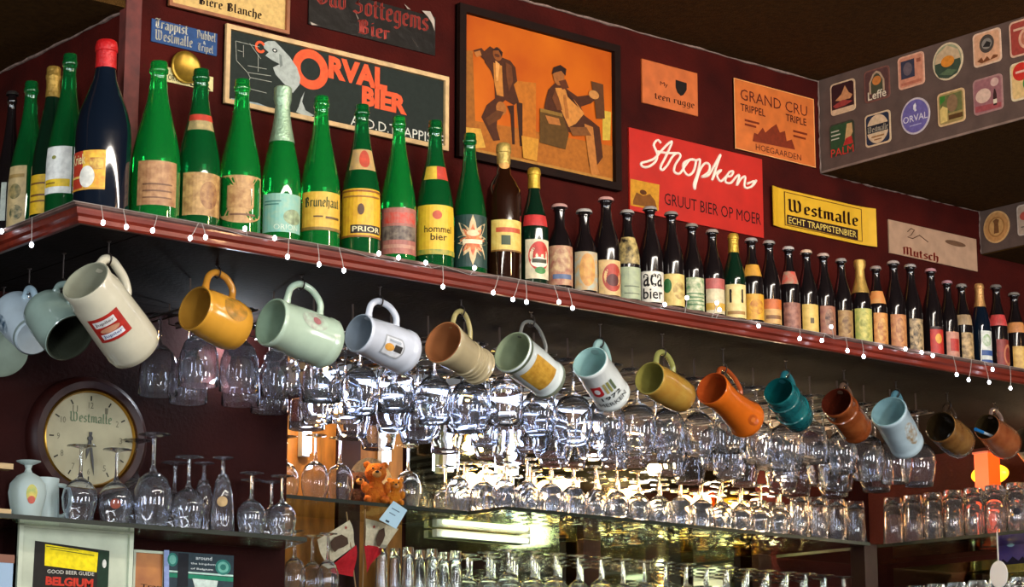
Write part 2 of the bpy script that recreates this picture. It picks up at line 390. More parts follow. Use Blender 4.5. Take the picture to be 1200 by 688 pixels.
# ================================================================ BOTTLES
def prof_bottle(kind, h, r):
    if kind == 'champagne': P = [(0,.002),(.6,.0),(.95,.0),(.985,.008),(1,.016),(1,.03),(1,.30),(.985,.40),(.93,.47),(.80,.56),(.62,.66),(.47,.75),(.385,.82),(.34,.89),(.335,.93),(.39,.935),(.40,.955),(.36,.962),(.36,.985),(.33,1.),(.0,1.)]
    elif kind == 'burgundy': P = [(0,.002),(.95,.0),(.985,.008),(1,.016),(1,.03),(1,.46),(.96,.53),(.84,.61),(.62,.70),(.43,.78),(.36,.84),(.34,.94),(.38,.945),(.38,.97),(.33,1.),(0,1.)]
    elif kind == 'shouldered': P = [(0,.002),(.95,.0),(.985,.008),(1,.016),(1,.03),(1,.62),(.94,.68),(.70,.74),(.42,.79),(.36,.85),(.35,.94),(.40,.945),(.40,.98),(.35,1.),(0,1.)]
    elif kind == 'stubby': P = [(0,.002),(.95,.0),(.985,.008),(1,.016),(1,.03),(1,.50),(.93,.58),(.70,.67),(.46,.75),(.40,.84),(.40,.93),(.47,.935),(.47,.955),(.42,1.),(0,1.)]
    else: P = [(0,.002),(.95,.0),(.985,.008),(1,.016),(1,.03),(1,.50),(.96,.56),(.80,.64),(.58,.73),(.42,.81),(.38,.9),(.38,.95),(.44,.955),(.44,.97),(.38,1.),(0,1.)]
    return [(a*r, b*h) for a, b in P]
def rad(prof, z):
    for (a, b), (c, d) in zip(prof[:-1], prof[1:]):
        if d > b and b <= z <= d: return a + (c-a)*(z-b)/(d-b)
    return max(p[0] for p in prof)
GREEN = mat('green_bottle_glass', '18b048', .04, trans=.75, ior=1.5, coat=.5)
GREEN2 = mat('deep_green_bottle_glass', '0e7838', .04, trans=.7, ior=1.5, coat=.5)
DKGREEN = mat('dark_green_bottle_glass', '0c2a1a', .07, trans=.3, ior=1.5, coat=.5)
BROWNB = mat('brown_bottle_glass', '2a1208', .07, trans=.35, ior=1.5, coat=.5)
DARKB = mat('near_black_bottle_glass', '140f10', .09, coat=.5)
NAVY = mat('blue_black_bottle_glass', '0a1420', .06, coat=.8)
GLASS = {'g': GREEN, 'G': GREEN2, 'd': DKGREEN, 'b': BROWNB, 'k': DARKB, 'n': NAVY}
def wrap(mb, prof, az, c0, c1, z0, z1, m, off, shape=None, nu=12):
    if abs(c1-c0) > 3*rad(prof, (z0+z1)/2): nu = 48
    """patch on a surface of revolution; c0,c1 arc fractions in metres; shape 0 rect, 'ell', 'oct'"""
    R = rad(prof, (z0+z1)/2); vs = []; fs = []; nv = 4
    if shape in ('ell', 'star', 'shield'):
        cu, cz, ru, rz = (c0+c1)/2, (z0+z1)/2, (c1-c0)/2, (z1-z0)/2; ring = []
        N = 28 if shape == 'ell' else 32
        for k in range(N):
            a = 2*PI*k/N
            q = 1 if shape != 'star' else (1.0 if k % 4 == 0 else .48 if k % 4 == 2 else .70)
            if shape == 'shield': uu, vv = math.copysign(min(1, abs(math.cos(a))*1.3), math.cos(a)), (min(.9, math.sin(a)*1.6) if a < PI else math.sin(a))
            else: uu, vv = q*math.cos(a), q*math.sin(a)
            ring.append((cu+ru*uu, cz+rz*vv))
        pts = [(cu, cz)] + [(cu+(p[0]-cu)*.5, cz+(p[1]-cz)*.5) for p in ring] + ring
        for u, z in pts:
            r = rad(prof, z)+off; a = az+u/R; vs.append((r*math.cos(a), r*math.sin(a), z))
        for k in range(N):
            k2 = (k+1) % N; fs.append((0, 1+k, 1+k2)); fs.append((1+k, 1+N+k, 1+N+k2, 1+k2))
    else:
        for j in range(nv+1):
            for i in range(nu+1):
                z = z0+(z1-z0)*j/nv; u = c0+(c1-c0)*i/nu; r = rad(prof, z)+off; a = az+u/R
                vs.append((r*math.cos(a), r*math.sin(a), z))
        for j in range(nv):
            for i in range(nu): k = j*(nu+1)+i; fs.append((k, k+1, k+nu+2, k+nu+1))
    mb.add(vs, fs, m)
def wtext(mb, prof, az, c0, c1, z0, z1, txt, m, off, bold=0, bl=False):
    R = rad(prof, (z0+z1)/2)
    def P(u, v):
        z = z0+(z1-z0)*v; uu = c0+(c1-c0)*u; r = rad(prof, z)+off; a = az+uu/R; return (r*math.cos(a), r*math.sin(a), z)
    if bl:
        for q in bl_quads(txt, .1): mb.add([P(*p) for p in q], [(0,1,2,3)], m)
    else:
        vs, fs = text_polys(txt, bold); mb.add([P(*v) for v in vs], fs, m)
def LAB(h, rough=.5, h2=None): return mat('paper_label', h, rough, var=.3 if not h2 else 0, vscale=70, hex2=h2)
def deco(mb, prof, az, w, z0, z1, items):
    k = 0
    for it in items:
        k += 1; off = .0008+.0003*k; t = it[0]; a0, b0, a1, b1 = it[1:5]
        u0, u1 = (a0-.5)*w, (a1-.5)*w; y0, y1 = z0+(z1-z0)*b0, z0+(z1-z0)*b1
        if t == 'r': wrap(mb, prof, az, u0, u1, y0, y1, LAB(it[5], h2=it[6] if len(it) > 6 else None), off)
        elif t in ('ell', 'star', 'shield'): wrap(mb, prof, az, u0, u1, y0, y1, LAB(it[5], h2=it[6] if len(it) > 6 else None), off, t)
        elif t == 't': wtext(mb, prof, az, u0, u1, y0, y1, it[5], paint(it[6]), off, it[7] if len(it) > 7 else .01)
        elif t == 'bl': wtext(mb, prof, az, u0, u1, y0, y1, it[5], paint(it[6]), off, bl=True)
def bottle(px, top, base, wpx, kind, glass, label, lab=None, neck=None, cap=None, wing=None, y=.10, cat='bottle', group=None, name='beer_bottle'):
    # lab=(px0,px1,ytop,ybot,colour,items[,shape])  neck=(ytop,ybot,colour,items)  cap=(kind,colour,ybottom)
    if wing is None: p = atY(px, base-8, y); f = lambda q: atY(px, q, y)
    else: p = atX(px, base-8, wing); f = lambda q: atX(px, q, wing)
    X, Yv = p.x, p.y; h = f(top).z-ZT; d = depth((X, Yv, ZT+.1)); s = d/FPX; r = wpx*s/2
    root = thing(name, label, cat, loc=(X, Yv, ZT), group=group)
    prof = prof_bottle(kind, h, r)
    az = math.atan2(CAM.y-Yv, CAM.x-X)
    toz = lambda q: f(q).z-ZT
    mb = MB(); mb.lathe(prof, GLASS[glass], 28); mb.build('glass_body', root, True, angle=60)
    if cap:
        ck, cc, yb = cap
        if ck == 'crown':
            c = mat('crown_cap', cc, .4, metal=.15)
            rr = prof[-2][0]*1.45; mb = MB(); pr = [(0,h+.0022),(rr*.8,h+.002),(rr*.97,h-.0005),(rr*1.06,h-.0065)]
            mb.lathe(pr[::-1], c, 21); mb.build('crown_cap', root, True)
        else:
            z0 = toz(yb); c = mat('foil', cc, .38, metal=.55 if ck == 'foil' else .1, bump=.6, bscale=180, var=.25, vscale=50)
            pr = [(rad(prof, z0)+.0012, z0)] + [(a+.0014, b) for a, b in prof if b > z0 and a > 0]
            rm = max(a for a, b in pr[2:]) if len(pr) > 2 else pr[0][0]
            pr = [(max(a, rm*.9) if b > h*.9 else a, b) for a, b in pr] + [(rm*.75, h+.003), (0, h+.0035)]
            mb = MB(); mb.lathe(pr, c, 24); mb.build('foil_cap', root, True)
    if lab:
        x0, x1, yt, yb, col, items = lab[:6]; sh_ = lab[6] if len(lab) > 6 else None
        # pixel half widths to angles
        def ang(q): return math.asin(max(-.97, min(.97, (q-px)*s/r)))
        a0, a1 = ang(x0), ang(x1); c = az+(a0+a1)/2; wd = (a1-a0)*r
        z0, z1 = toz(yb), toz(yt); z0 = max(z0, .004)
        h2 = None
        if isinstance(col, tuple): col, h2 = col
        mb = MB(); wrap(mb, prof, c, -wd/2, wd/2, z0, z1, LAB(col, h2=h2), .0007, sh_)
        lo = mb.build('label', root)
        if items:
            mb = MB(); deco(mb, prof, c, wd, z0, z1, items); mb.build('label_print', lo)
    if neck:
        yt, yb, col, items = neck; z0, z1 = toz(yb), toz(yt); R = rad(prof, (z0+z1)/2); wd = R*2.0
        h2 = None
        if isinstance(col, tuple): col, h2 = col
        mb = MB(); wrap(mb, prof, az+.15, -wd/2, wd/2, z0, z1, LAB(col, h2=h2), .0008, 'ell' if items == 'ell' else None)
        no = mb.build('neck_label', root)
        if items and items != 'ell':
            mb = MB(); deco(mb, prof, az+.15, wd, z0, z1, items); mb.build('label_print', no)
    return root
lines = lambda c, n=3, a=.15, b=.85, y0=.15, y1=.6: [('r', a, y0+(y1-y0)*i/n, b, y0+(y1-y0)*i/n+.035, c) for i in range(n)]
bottle(8, 112, 262, 30, 'champagne', 'k', 'leftmost dark bottle with a pale label, cut by the photo edge', (0, 6, 218, 262, 'c9cfc0', []), cap=('crown', '2a2422', 0), wing=.12)
bottle(30, 100, 262, 44, 'champagne', 'G', 'green bottle with beige illustrated label, second from the left end', (6, 29, 200, 270, 'cdb27c', [('ell', .2, .45, .8, .7, '5b5a34', 'b49a60'), ('r', .1, .8, .9, .86, 'a8884c'), ('ell', .3, .1, .9, .35, '3f4a30', 'cdb27c')]), wing=.12)
bottle(56, 84, 256, 42, 'champagne', 'd', 'dark green bottle with gold foil top and yellow label on the left end', (29, 56, 210, 255, 'e3b41c', [('r', .05, .75, .95, .8, '7a4f14'), ('r', .1, .45, .9, .5, '7a4f14'), ('r', .0, .3, 1, .34, '7a4f14')]), cap=('foil', 'b08a3c', 118), wing=.105)
bottle(75, 68, 252, 46, 'champagne', 'G', 'green bottle with plain white label crossed by a yellow strip', (48, 82, 178, 232, 'f0efe6', [('r', .05, .14, .95, .30, 'f2c81c'), ('ell', .35, .72, .5, .8, '8a8a3a'), ('r', .1, .2, .5, .23, '8c6a14')]), wing=.10)
bottle(118, 48, 246, 66, 'burgundy', 'n', 'big blue-black bottle with a red cap and red-yellow label at the shelf corner', (85, 122, 184, 230, 'c33a20', [('r', .42, .0, 1, 1, 'ecc23a', 'd88a26'), ('r', .0, .0, 1, .05, 'e0a030'), ('t', .04, .66, .5, .92, 'Kriek', 'f4dfa0', .03), ('r', .62, .5, .95, .8, '9a3a1c', 'e7c157'), ('r', .05, .3, .4, .36, 'f0c060'), ('ell', .35, .05, .75, .6, 'f4efe0')]), cap=('red', 'c81a1c', 80), y=.11)
MAIN = [
 (181,72,250,58,'champagne','g','green bottle with peeling tan label, first right of the corner bottle',(161,205,195,247,('b98a5a','94633c'),lines('7a5030',3)),None,None),
 (231,81,258,52,'champagne','G','dark green bottle with red-edged neck band and tan label showing a monk-like medallion',(214,256,208,258,('c59a5c','8e6436'),[('ell',.4,.15,.85,.8,'7a4b2a','b88850')]),(137,156,('b8a06a','8a7a50'),[('r',0,.6,1,1,'c8402a')]),None),
 (280,93,270,50,'champagne','g','green bottle with rounded tan label, third from the corner bottle',(257,304,208,267,('c89c60','a2764a'),[('r',.25,.3,.7,.7,'9c6c3c','c89c60'),('r',.3,.15,.8,.19,'7a5030')],'shield'),None,None),
 (328,103,280,47,'champagne','g','green bottle with torn silvery-green foil on its neck and teal label',(308,351,232,277,('7cb4a4','9ab89c'),[('t',.3,.06,.85,.2,'ORION','d8e4cc',.03),('ell',.5,.2,.95,.6,'6f7a58','a8b88c'),('r',.08,.78,.45,.81,'3f7c70'),('r',.08,.7,.4,.73,'3f7c70')]),None,('foil','a8c4a0',168)),
 (374,113,287,48,'champagne','g','green bottle with yellow label in blackletter, beside the silvery-foil bottle',(354,401,230,275,('e0b23c','cf9c30'),[('bl',.08,.55,.9,.88,'Brunehaut','3a4a2c'),('r',.3,.33,.5,.37,'6a4a1c'),('r',.55,.3,.9,.36,'6a4a1c'),('r',.0,.0,1,.08,'8c6a28')]),None,None),
 (422,123,296,47,'champagne','G','green bottle with round orange neck emblem and yellow label with black name bar',(400,446,226,283,('e6b022','d89a24'),[('r',.28,.08,.95,.25,'2a1c10'),('t',.32,.11,.91,.22,'PRIOR','f0e2b0',.03),('r',0,.93,1,.97,'9a5c1c'),('r',0,.0,1,.04,'9a5c1c'),('ell',.42,.45,.55,.68,'5a3a1c'),('r',.1,.82,.9,.85,'a8742a')]),(178,203,('c8a060','b09060'),[('ell',.35,.1,.75,.95,'c84a30')]),None),
 (466,137,304,43,'champagne','g','green bottle with faded pink and grey label',(447,488,248,302,('b06a5a','94584c'),[('r',.1,.66,.9,.9,'c8402c','b06a5a'),('r',.05,.3,.95,.6,'4a3a34','8c7c68'),('r',.1,.12,.9,.2,'c08a70')]),None,None),
 (509,142,312,46,'champagne','G','green bottle with yellow label and yellow-red neck band',(489,532,245,303,('e2b82a','d8a828'),[('t',.22,.44,.84,.58,'hommel','3c2c10',.01),('t',.36,.28,.72,.42,'bier','3c2c10',.01),('ell',.4,.7,.6,.88,'c8502c'),('r',0,.0,1,.1,'7a8a3a','c0a030')]),(198,214,('d8b838','c8a030'),[('r',.5,0,1,1,'c8402c')]),None),
 (550,157,320,42,'champagne','G','green bottle with pale eight-pointed star on a dark label',(533,572,256,317,('1f4038','183028'),[('star',-.02,.02,1.02,1,'e0c08c'),('star',.16,.2,.84,.82,'c04a28','d89048'),('r',.25,.44,.75,.52,'f0e0b8'),('ell',.35,.58,.65,.7,'f0d0a0')]),None,None),
 (590,170,327,42,'shouldered','b','brown shouldered bottle with pale gold foil top and cream-yellow label',(576,611,262,299,('e0c468','d0a848'),[('r',.15,.6,.9,.75,'c8542c'),('r',.3,.2,.55,.5,'3a4a2a'),('r',.0,.0,1,.05,'8a5a20')]),(184,200,('d8a04c','c08a48'),'ell'),('foil','c8a858',193)),
 (626,199,334,34,'longneck','d','dark green bottle with gold foil, red neck band and round red-white label',(616,645,284,330,'e8d8b0',[('ell',.12,.2,.92,.95,'c83020'),('ell',.2,.28,.84,.55,'f2ead2'),('r',.25,.4,.8,.5,'3a3a20'),('ell',.35,.12,.75,.3,'3f8a3a')]),(255,268,'c8302c',None),('foil','d0a838',222)),
]
SMALL = [
 (656,241,340,31,'stubby','k','short dark bottle with pinkish cap and wreathed oval label',(643,672,291,337,('c09a70','a05a48'),[('ell',.2,.3,.8,.95,'c8a878','8a4a3a'),('r',.2,.15,.85,.27,'5a6a8a')]),None,('crown','c89a90',0)),
 (685,247,346,31,'stubby','k','short dark bottle with white cap and blue-bordered figure label',(674,702,298,343,('a8b0a0','c89a5a'),[('ell',.2,.1,.8,.95,'d8a050','b87a3a')]),None,('crown','b8b0a8',0)),
 (711,233,351,33,'longneck','k','taller dark bottle with cream label and red disc',(702,728,308,349,'e0b878',[('ell',.15,.1,.95,.9,'b03c28'),('ell',.3,.25,.8,.6,'5a1c18')]),None,('crown','d09a90',0)),
 (736,248,354,30,'longneck','k','dark bottle with torn neck paper and pale green label',(728,752,316,353,('a8b088','90987c'),lines('6a7458',2)),(280,312,('c8ac68','17110f'),None),('crown','a8a098',0)),
 (763,244,359,30,'longneck','k','dark bottle with hand-lettered white label',(752,778,321,357,'ece4d0',[('t',.1,.5,.85,.92,'aca','1c1814',.03),('t',.1,.1,.85,.45,'bier','1c1814',.03)]),None,('crown','9c948c',0)),
 (788,250,363,29,'longneck','k','dark bottle with cream label with a dark green corner leaf',(778,805,324,361,('dcc070','c8a85a'),[('ell',.0,.4,.35,.85,'2c6a30'),('ell',.4,.2,.95,.75,'8c6a30','dcc070')]),None,('crown','8c847c',0)),
 (812,264,367,27,'longneck','k','dark bottle with striped white and green label',(805,829,328,366,('d8cfa8','5a8050'),lines('4a7a48',4,0,1)),None,('crown','8c8478',0)),
 (836,271,372,27,'longneck','k','dark bottle with label banded pink over yellow',(828,851,329,370,'dccaa0',[('r',0,.7,1,1,'b85a50'),('r',.0,.1,1,.3,'d8a840')]),None,('crown','a89a90',0)),
 (861,276,378,28,'longneck','d','dark bottle with gold foil top and tall cream label lettered N',(851,874,336,375,('e8cf8c','dcbc74'),[('t',.2,.45,.8,.85,'N','2c241c',.04),('r',.1,.1,.9,.2,'a87a3c')]),None,('foil','cfa73c',297)),
 (882,281,379,27,'longneck','k','dark bottle with yellow label and gold-orange collar',(874,896,347,377,('e0a82c','c88c2c'),[('ell',.2,.2,.9,.8,'b06a20','e0a82c')]),(312,326,'d89a34',None),('crown','a8a09a',0)),
 (903,284,384,26,'longneck','k','dark bottle with orange-topped cream label',(896,919,353,382,'dca860',[('r',0,.6,1,1,'cf6a2a'),('r',.1,.2,.9,.35,'8a5a2c')]),None,('crown','a09890',0)),
 (926,291,388,25,'longneck','k','dark bottle with red neck sticker and mottled brown label',(919,940,357,387,('a8705a','704034'),[]),(320,335,('c84a3a','9c8a70'),None),('crown','c0b8b0',0)),
 (947,295,393,25,'longneck','k','dark bottle with plain pale yellow label and cream cap',(941,961,359,391,('dcb860','c8a24c'),[('r',.4,.3,.6,.5,'5a4a24')]),None,('crown','e0c0a0',0)),
 (967,299,397,25,'longneck','k','dark bottle with pink-brown portrait label',(962,983,361,397,('a87050','885040'),[('ell',.25,.2,.8,.9,'4a2c24','b08060')]),None,('crown','c8b0a0',0)),
 (988,305,402,24,'longneck','k','dark bottle with ochre label just left of the gold-necked bottle',(983,1003,366,400,('b08a50','8a6238'),[('ell',.2,.2,.8,.8,'6a4a2c','b08a50')]),None,('crown','a09890',0)),
 (1010,307,406,25,'longneck','k','dark bottle wrapped in long gold neck foil with yellow-green label',(1003,1024,364,404,('c8b860','98a04c'),[('ell',.2,.1,.8,.9,'8a8a3c','d8c868')]),None,('foil','c8a050',345)),
 (1029,314,411,24,'longneck','k','dark bottle with orange triangle collar and orange label',(1025,1045,369,409,('d8984c','b87034'),[('ell',.2,.15,.8,.85,'a05a28','e0b060')]),(343,358,('d07a3a','c89050'),None),('crown','a09088',0)),
 (1050,308,414,26,'longneck','k','tall dark bottle with orange-brown figured label',(1045,1066,371,412,('c88a50','a05c38'),[('ell',.25,.2,.75,.9,'8a4a2c','d09a60')]),None,('crown','b0a098',0)),
 (1070,312,417,25,'longneck','k','dark bottle with tan label of black scribbled figures',(1067,1088,376,415,('c8a878','2c2420'),[('ell',.2,.2,.6,.8,'1c1614','c8a878')]),None,('crown','a8a09a',0)),
 (1094,317,421,24,'longneck','k','dark bottle with bright red label and pink cap',(1091,1109,385,418,'c02c20',[('ell',.3,.4,.75,.75,'e0a03c'),('r',0,.9,1,1,'2a1410')]),None,('crown','c08a90',0)),
 (1113,331,425,23,'longneck','k','dark bottle with small red panel on a pink label',(1110,1127,391,423,'c88870',[('r',.25,.3,.9,.75,'b82c20')]),None,('crown','b08088',0)),
 (1130,335,430,23,'longneck','k','dark bottle with round beige collar and tan label of black scrollwork',(1128,1147,392,427,('c8a470','5a4428'),[]),(371,383,('b09068','8a7050'),None),('crown','8c847e',0)),
 (1151,335,434,24,'longneck','n','dark bottle with pale gold foil and white label striped blue',(1151,1168,390,431,'dcdcd0',[('ell',.1,.55,.8,.9,'7a9a5a','dcdcd0'),('r',0,.3,1,.45,'30508a'),('r',0,.1,1,.18,'30508a')]),None,('foil','d09a5c',361)),
 (1171,336,437,24,'longneck','k','dark bottle with red collar and maroon ring label near the right edge',(1169,1189,400,436,'8a2c20',[('ell',.45,.15,1.2,.85,'c87850'),('ell',.55,.25,1.1,.75,'8a2c20')]),(371,384,('c83a3a','a03a30'),None),('crown','706862',0)),
 (1192,345,440,24,'longneck','k','rightmost dark bottle with orange collar and yellow label, cut by the photo edge',(1188,1204,408,439,('d8b05c','b88a40'),[]),(380,392,('d08a4a','b07040'),None),('crown','807870',0)),
]
for b_ in MAIN: bottle(*b_[:7], lab=b_[7], neck=b_[8], cap=b_[9], group='large beer bottles on the shelf')
for b_ in SMALL: bottle(*b_[:7], lab=b_[7], neck=b_[8], cap=b_[9], y=.085, group='small beer bottles on the shelf')
# ================================================================ SIGNS ON THE MAIN WALL
YW = .276
WOODF = mat('pale_wood_frame', 'd8b078', .5, var=.3, vscale=40)
BROWNF = mat('brown_frame', '9a5a34', .5, var=.3, vscale=40)
DARKF = mat('near_black_frame', '1c0c06', .6, spec=.12, var=.3, vscale=40)
s = Sign('beer_sign', 'framed cream sign with black blackletter at the top edge of the photo', 'sign', 'Y', YW-.001, [(196,-44),(336,-12),(336,42),(196,8)], .006, paint('d8b06a'))
s.frame(.008, BROWNF)
s.start(); s.bl('Bière Blanche', 230,7,305,13,'2a1810'); s.end('lettering')
s.start(); s.nrect(.03,.88,.97,.9,'6a3c1c'); s.npoly([(.3,.7),(.7,.7),(.66,.84),(.34,.84)],'8a4a24'); s.end('ornament')
s = Sign('beer_sign', 'small blue sign with pale blackletter, left of the long framed sign', 'sign', 'Y', YW-.001, [(177,22),(254,40),(253,67),(177,48)], .003, paint('2a4a78'))
s.start(); s.bl('Trappist',180,36,220,30,'d8d0b8',.1); s.bl('Westmalle',180,46.5,225,44,'d8d0b8',.1); s.bl('Dubbel',229,45,252,39.5,'d8d0b8',.1); s.bl('Tripel',230,62,249,54,'d8d0b8',.1); s.text('&',237,52,240,49,'d8d0b8'); s.end('lettering')
s = Sign('beer_sign', 'narrow cream sign with black lettering below the blue sign', 'sign', 'Y', YW-.001, [(192,77),(249,92),(249,108),(192,95)], .003, paint('d8c88c'))
s.start(); s.text('ORVAL',196,94,214,91,'2a2418',.02); s.end('lettering'); s.start(); s.text('BIER',222,101,246,98,'2a2418',.02); s.end('lettering')
s = Sign('gold_tray', 'round gold metal plaque overlapping the narrow cream sign', 'plaque', 'Y', YW-.006, [(199,62),(235,72),(235,97),(199,87)], .004)
m = MB(); r_ = s.w*.47
m.lathe([(0,.003),(r_*.75,.004),(r_*.9,.0075),(r_,.006),(r_,.0),(0,.0)][::-1], mat('old_gold','a8842c',.35,metal=.7,var=.4,vscale=60), 32, (0, s.h/2, 0)); m.build('disc', s.root, True)
# ORVAL
s = Sign('beer_sign', 'long dark framed sign with orange lettering and a grey fish', 'sign', 'Y', YW-.001, [(262,30),(523,91),(521,178),(260,122)], .006, paint('1e2620'))
s.frame(.011, WOODF)
s.start()
c = s.L(362,82); ro = abs(s.L(383,86)[0]-c[0]); 
n = 40; z = s.z(); om = paint('e85a30')
rx, ry = ro, ro*.95
vo = [(c[0]+rx*math.cos(2*PI*k/n), c[1]+ry*math.sin(2*PI*k/n), z) for k in range(n)]; vi = [(c[0]+rx*.55*math.cos(2*PI*k/n), c[1]+ry*.55*math.sin(2*PI*k/n), z) for k in range(n)]
s.mb.add(vo+vi, [(k, (k+1) % n, n+(k+1) % n, n+k) for k in range(n)], om)
s.text('RVAL',383,92,452,82,'e85a30',.055); s.text('BIER',422,124,475,113,'e85a30',.055)
s.end('lettering')
s.start(); s.text('ABD.D.TRAPPISTE',409,147,519,160,'d8d4c4',.0); s.end('small_lettering')
s.start()
s.poly([(306,52),(312,49),(320,49),(327,56),(338,68),(346,80),(350,92),(349,100),(341,110),(337,105),(330,98),(321,88),(318,80),(326,76),(318,72),(309,66),(313,62),(308,58)],'a9aea4')
s.poly([(355,108),(352,120),(356,130),(366,136),(360,139),(345,132),(348,126),(351,116)],'a9aea4')
s.ell(320,60,3,2.5,'1e2620'); s.ell(320,60,1.5,1.2,'e8e4d8'); s.poly([(325,64),(328,66),(329,78),(326,80)],'7c827a')
s.end('fish')
s.start(); n = 24; c = s.L(303,56); z = s.z()
vo = [(c[0]+.0145*math.cos(2*PI*k/n), c[1]+.0145*math.sin(2*PI*k/n), z) for k in range(n+1)]; vi = [(c[0]+.0085*math.cos(2*PI*k/n), c[1]+.0085*math.sin(2*PI*k/n), z) for k in range(n+1)]
s.mb.add(vo+vi, [(k, k+1, n+1+k+1, n+1+k) for k in range(n) if not (k < 2 or k > 21)], om); s.end('ring')
s.start(); lc = 'a8a898'
def ln(a, b, wd=.0013):
    p, q = Vector(s.L(*a)), Vector(s.L(*b)); d = (q-p).normalized(); e = Vector((-d.y, d.x))*wd/2
    s.mb.poly([p-e, q-e, q+e, p+e], s.z(), paint(lc))
for a, b_ in [((274,49),(302,56)),((274,49),(275,72)),((275,72),(288,86)),((288,86),(291,92)),((291,92),(286,104)),((286,104),(310,110)),((283,54),(283,68)),((288,78),(310,82)),((291,92),(316,97)),((288,86),(315,90)),((276,60),(282,62)),((268,117),(345,137)),((300,65),(300,85)),((290,52),(303,70))]: ln(a, b_)
s.poly([(268,116),(300,122),(330,134),(345,134),(345,137),(330,136),(300,125),(268,119)],'90a0a0'); s.end('monastery_outline')
# Oud Zottegems
s = Sign('beer_sign', 'crumpled black sign with red blackletter at the top edge', 'sign', 'Y', YW-.001, [(361,-14),(510,17),(508,66),(361,28)], .004, mat('black_varnish','1c1814',.3,var=.3,vscale=30,bump=.5,bscale=25))
s.start(); s.bl('Oud Zottegems',370,11,501,15,'b04438'); s.bl('Bier',417,39,456,31,'b04438'); s.end('lettering')
s.start(); s.poly([(493,13),(503,14),(508,24),(508,37),(505,28),(500,20)],'b8a898'); s.poly([(362,26),(371,30),(364,30)],'b8a898'); s.poly([(415,15),(419,22),(418,24)],'8a7a6c'); s.poly([(480,44),(490,58),(486,52)],'8a7a6c'); s.poly([(472,5),(480,12),(476,11)],'9a8a7c'); s.end('worn_corner')
# painting
ART = mat('orange_varnished_print','a84406',.5,spec=.2,var=0,vscale=4,hex2='c8640c')
s = Sign('framed_picture', 'large dark-framed orange picture of two seated men', 'picture', 'Y', YW-.001, [(533,6),(722,55),(722,226),(533,184)], .006, ART)
s.frame(.020, DARKF, .02)
s.start(); s.poly([(541,170),(580,178),(640,192),(716,208),(716,217),(541,180)],'b07a34'); s.poly([(541,140),(600,150),(716,172),(716,210),(541,172)],'a8601c'); s.poly([(541,60),(552,60),(556,178),(541,174)],'9a5a1c'); s.poly([(600,95),(626,98),(626,170),(606,166)],'b8681c'); s.poly([(704,130),(714,132),(713,165),(704,165)],'c8a43c'); s.end('painted_ground')
s.start()
s.poly([(564,62),(572,55),(580,60),(586,68),(596,72),(602,80),(604,96),(600,100),(606,120),(600,124),(590,118),(582,126),(580,150),(584,165),(576,166),(568,150),(562,138),(568,124),(578,116),(577,96),(573,84),(566,74)],'4a2410')
s.poly([(576,74),(586,78),(587,100),(588,114),(580,112),(577,96)],'c07830')
s.ell(581,64,5.5,8,'8a4a1c'); s.poly([(574,60),(580,56),(587,62),(586,68),(582,60)],'2a140c'); s.poly([(552,60),(562,57),(568,64),(573,72),(568,74),(560,66)],'4a2410')
s.poly([(592,125),(600,124),(601,170),(598,170),(596,135)],'3a1c0c'); s.poly([(603,120),(610,122),(610,172),(607,172)],'3a1c0c'); s.ell(585,128,6,8,'a8642a'); s.poly([(590,74),(597,78),(599,96),(594,108),(591,90)],'6a3818'); s.poly([(566,140),(580,130),(588,132),(584,140),(570,148)],'5e3416'); s.poly([(553,62),(560,60),(562,66),(556,68)],'b06a30'); s.poly([(578,72),(583,76),(581,96),(579,96)],'e09a50'); s.ell(580,66,3,2,'5a2c14'); s.end('left_man')
s.start()
s.poly([(636,122),(640,106),(648,98),(660,104),(674,114),(690,112),(697,116),(690,122),(678,126),(682,136),(690,142),(700,150),(704,185),(696,196),(688,196),(684,160),(666,156),(640,152),(634,140)],'4a2410')
s.poly([(630,128),(656,134),(664,158),(660,176),(630,168)],'5a3c14')
s.poly([(648,104),(658,104),(670,118),(682,134),(672,146),(664,150),(654,128)],'c88038')
s.ell(652,90,6.5,11,'9a5a28'); s.poly([(644,88),(646,80),(654,77),(661,82),(660,90),(655,84),(648,86)],'2a140c'); s.poly([(652,96),(660,94),(664,104),(656,106)],'5a2c14')
s.poly([(682,146),(692,150),(697,196),(700,205),(690,206),(686,180)],'b87030'); s.poly([(690,96),(704,100),(706,140),(696,140),(694,120)],'5a3418'); s.ell(693,112,6,5,'c08040'); s.poly([(648,106),(652,116),(656,130),(650,130),(644,116)],'6a3818'); s.poly([(660,106),(668,116),(676,128),(670,122),(662,114)],'3a1c10'); s.poly([(636,136),(652,140),(654,148),(640,146)],'b06a30'); s.poly([(657,112),(660,112),(664,140),(660,140)],'a8642a'); s.poly([(664,150),(684,150),(690,160),(668,160)],'7a4820'); s.poly([(630,128),(656,134),(656,138),(630,132)],'8a6428')
s.end('right_man')
s.start(); s.poly([(541,150),(560,152),(566,174),(541,176)],'d09a3c'); s.end('painted_box'); s.start(); s.poly([(608,160),(628,164),(626,190),(610,186)],'c8882c'); s.end('painted_box')
# teen rugge
s = Sign('beer_sign', 'small orange sign with a dark shield and black lettering', 'sign', 'Y', YW-.001, [(751,70),(816,86),(816,136),(751,121)], .005, mat('orange_sign','c8642c',.5,var=.25,vscale=30))
s.start(); s.bl('teen rugge',765,118,812,121,'2a1410',.08); s.end('lettering'); s.start(); s.text('My',772,102,781,98,'4a1c10',.02); s.end('lettering')
s.start(); s.poly([(790,94),(803,98),(803,106),(799,112),(796,113),(792,109),(790,103)],'1c1410'); s.end('shield')
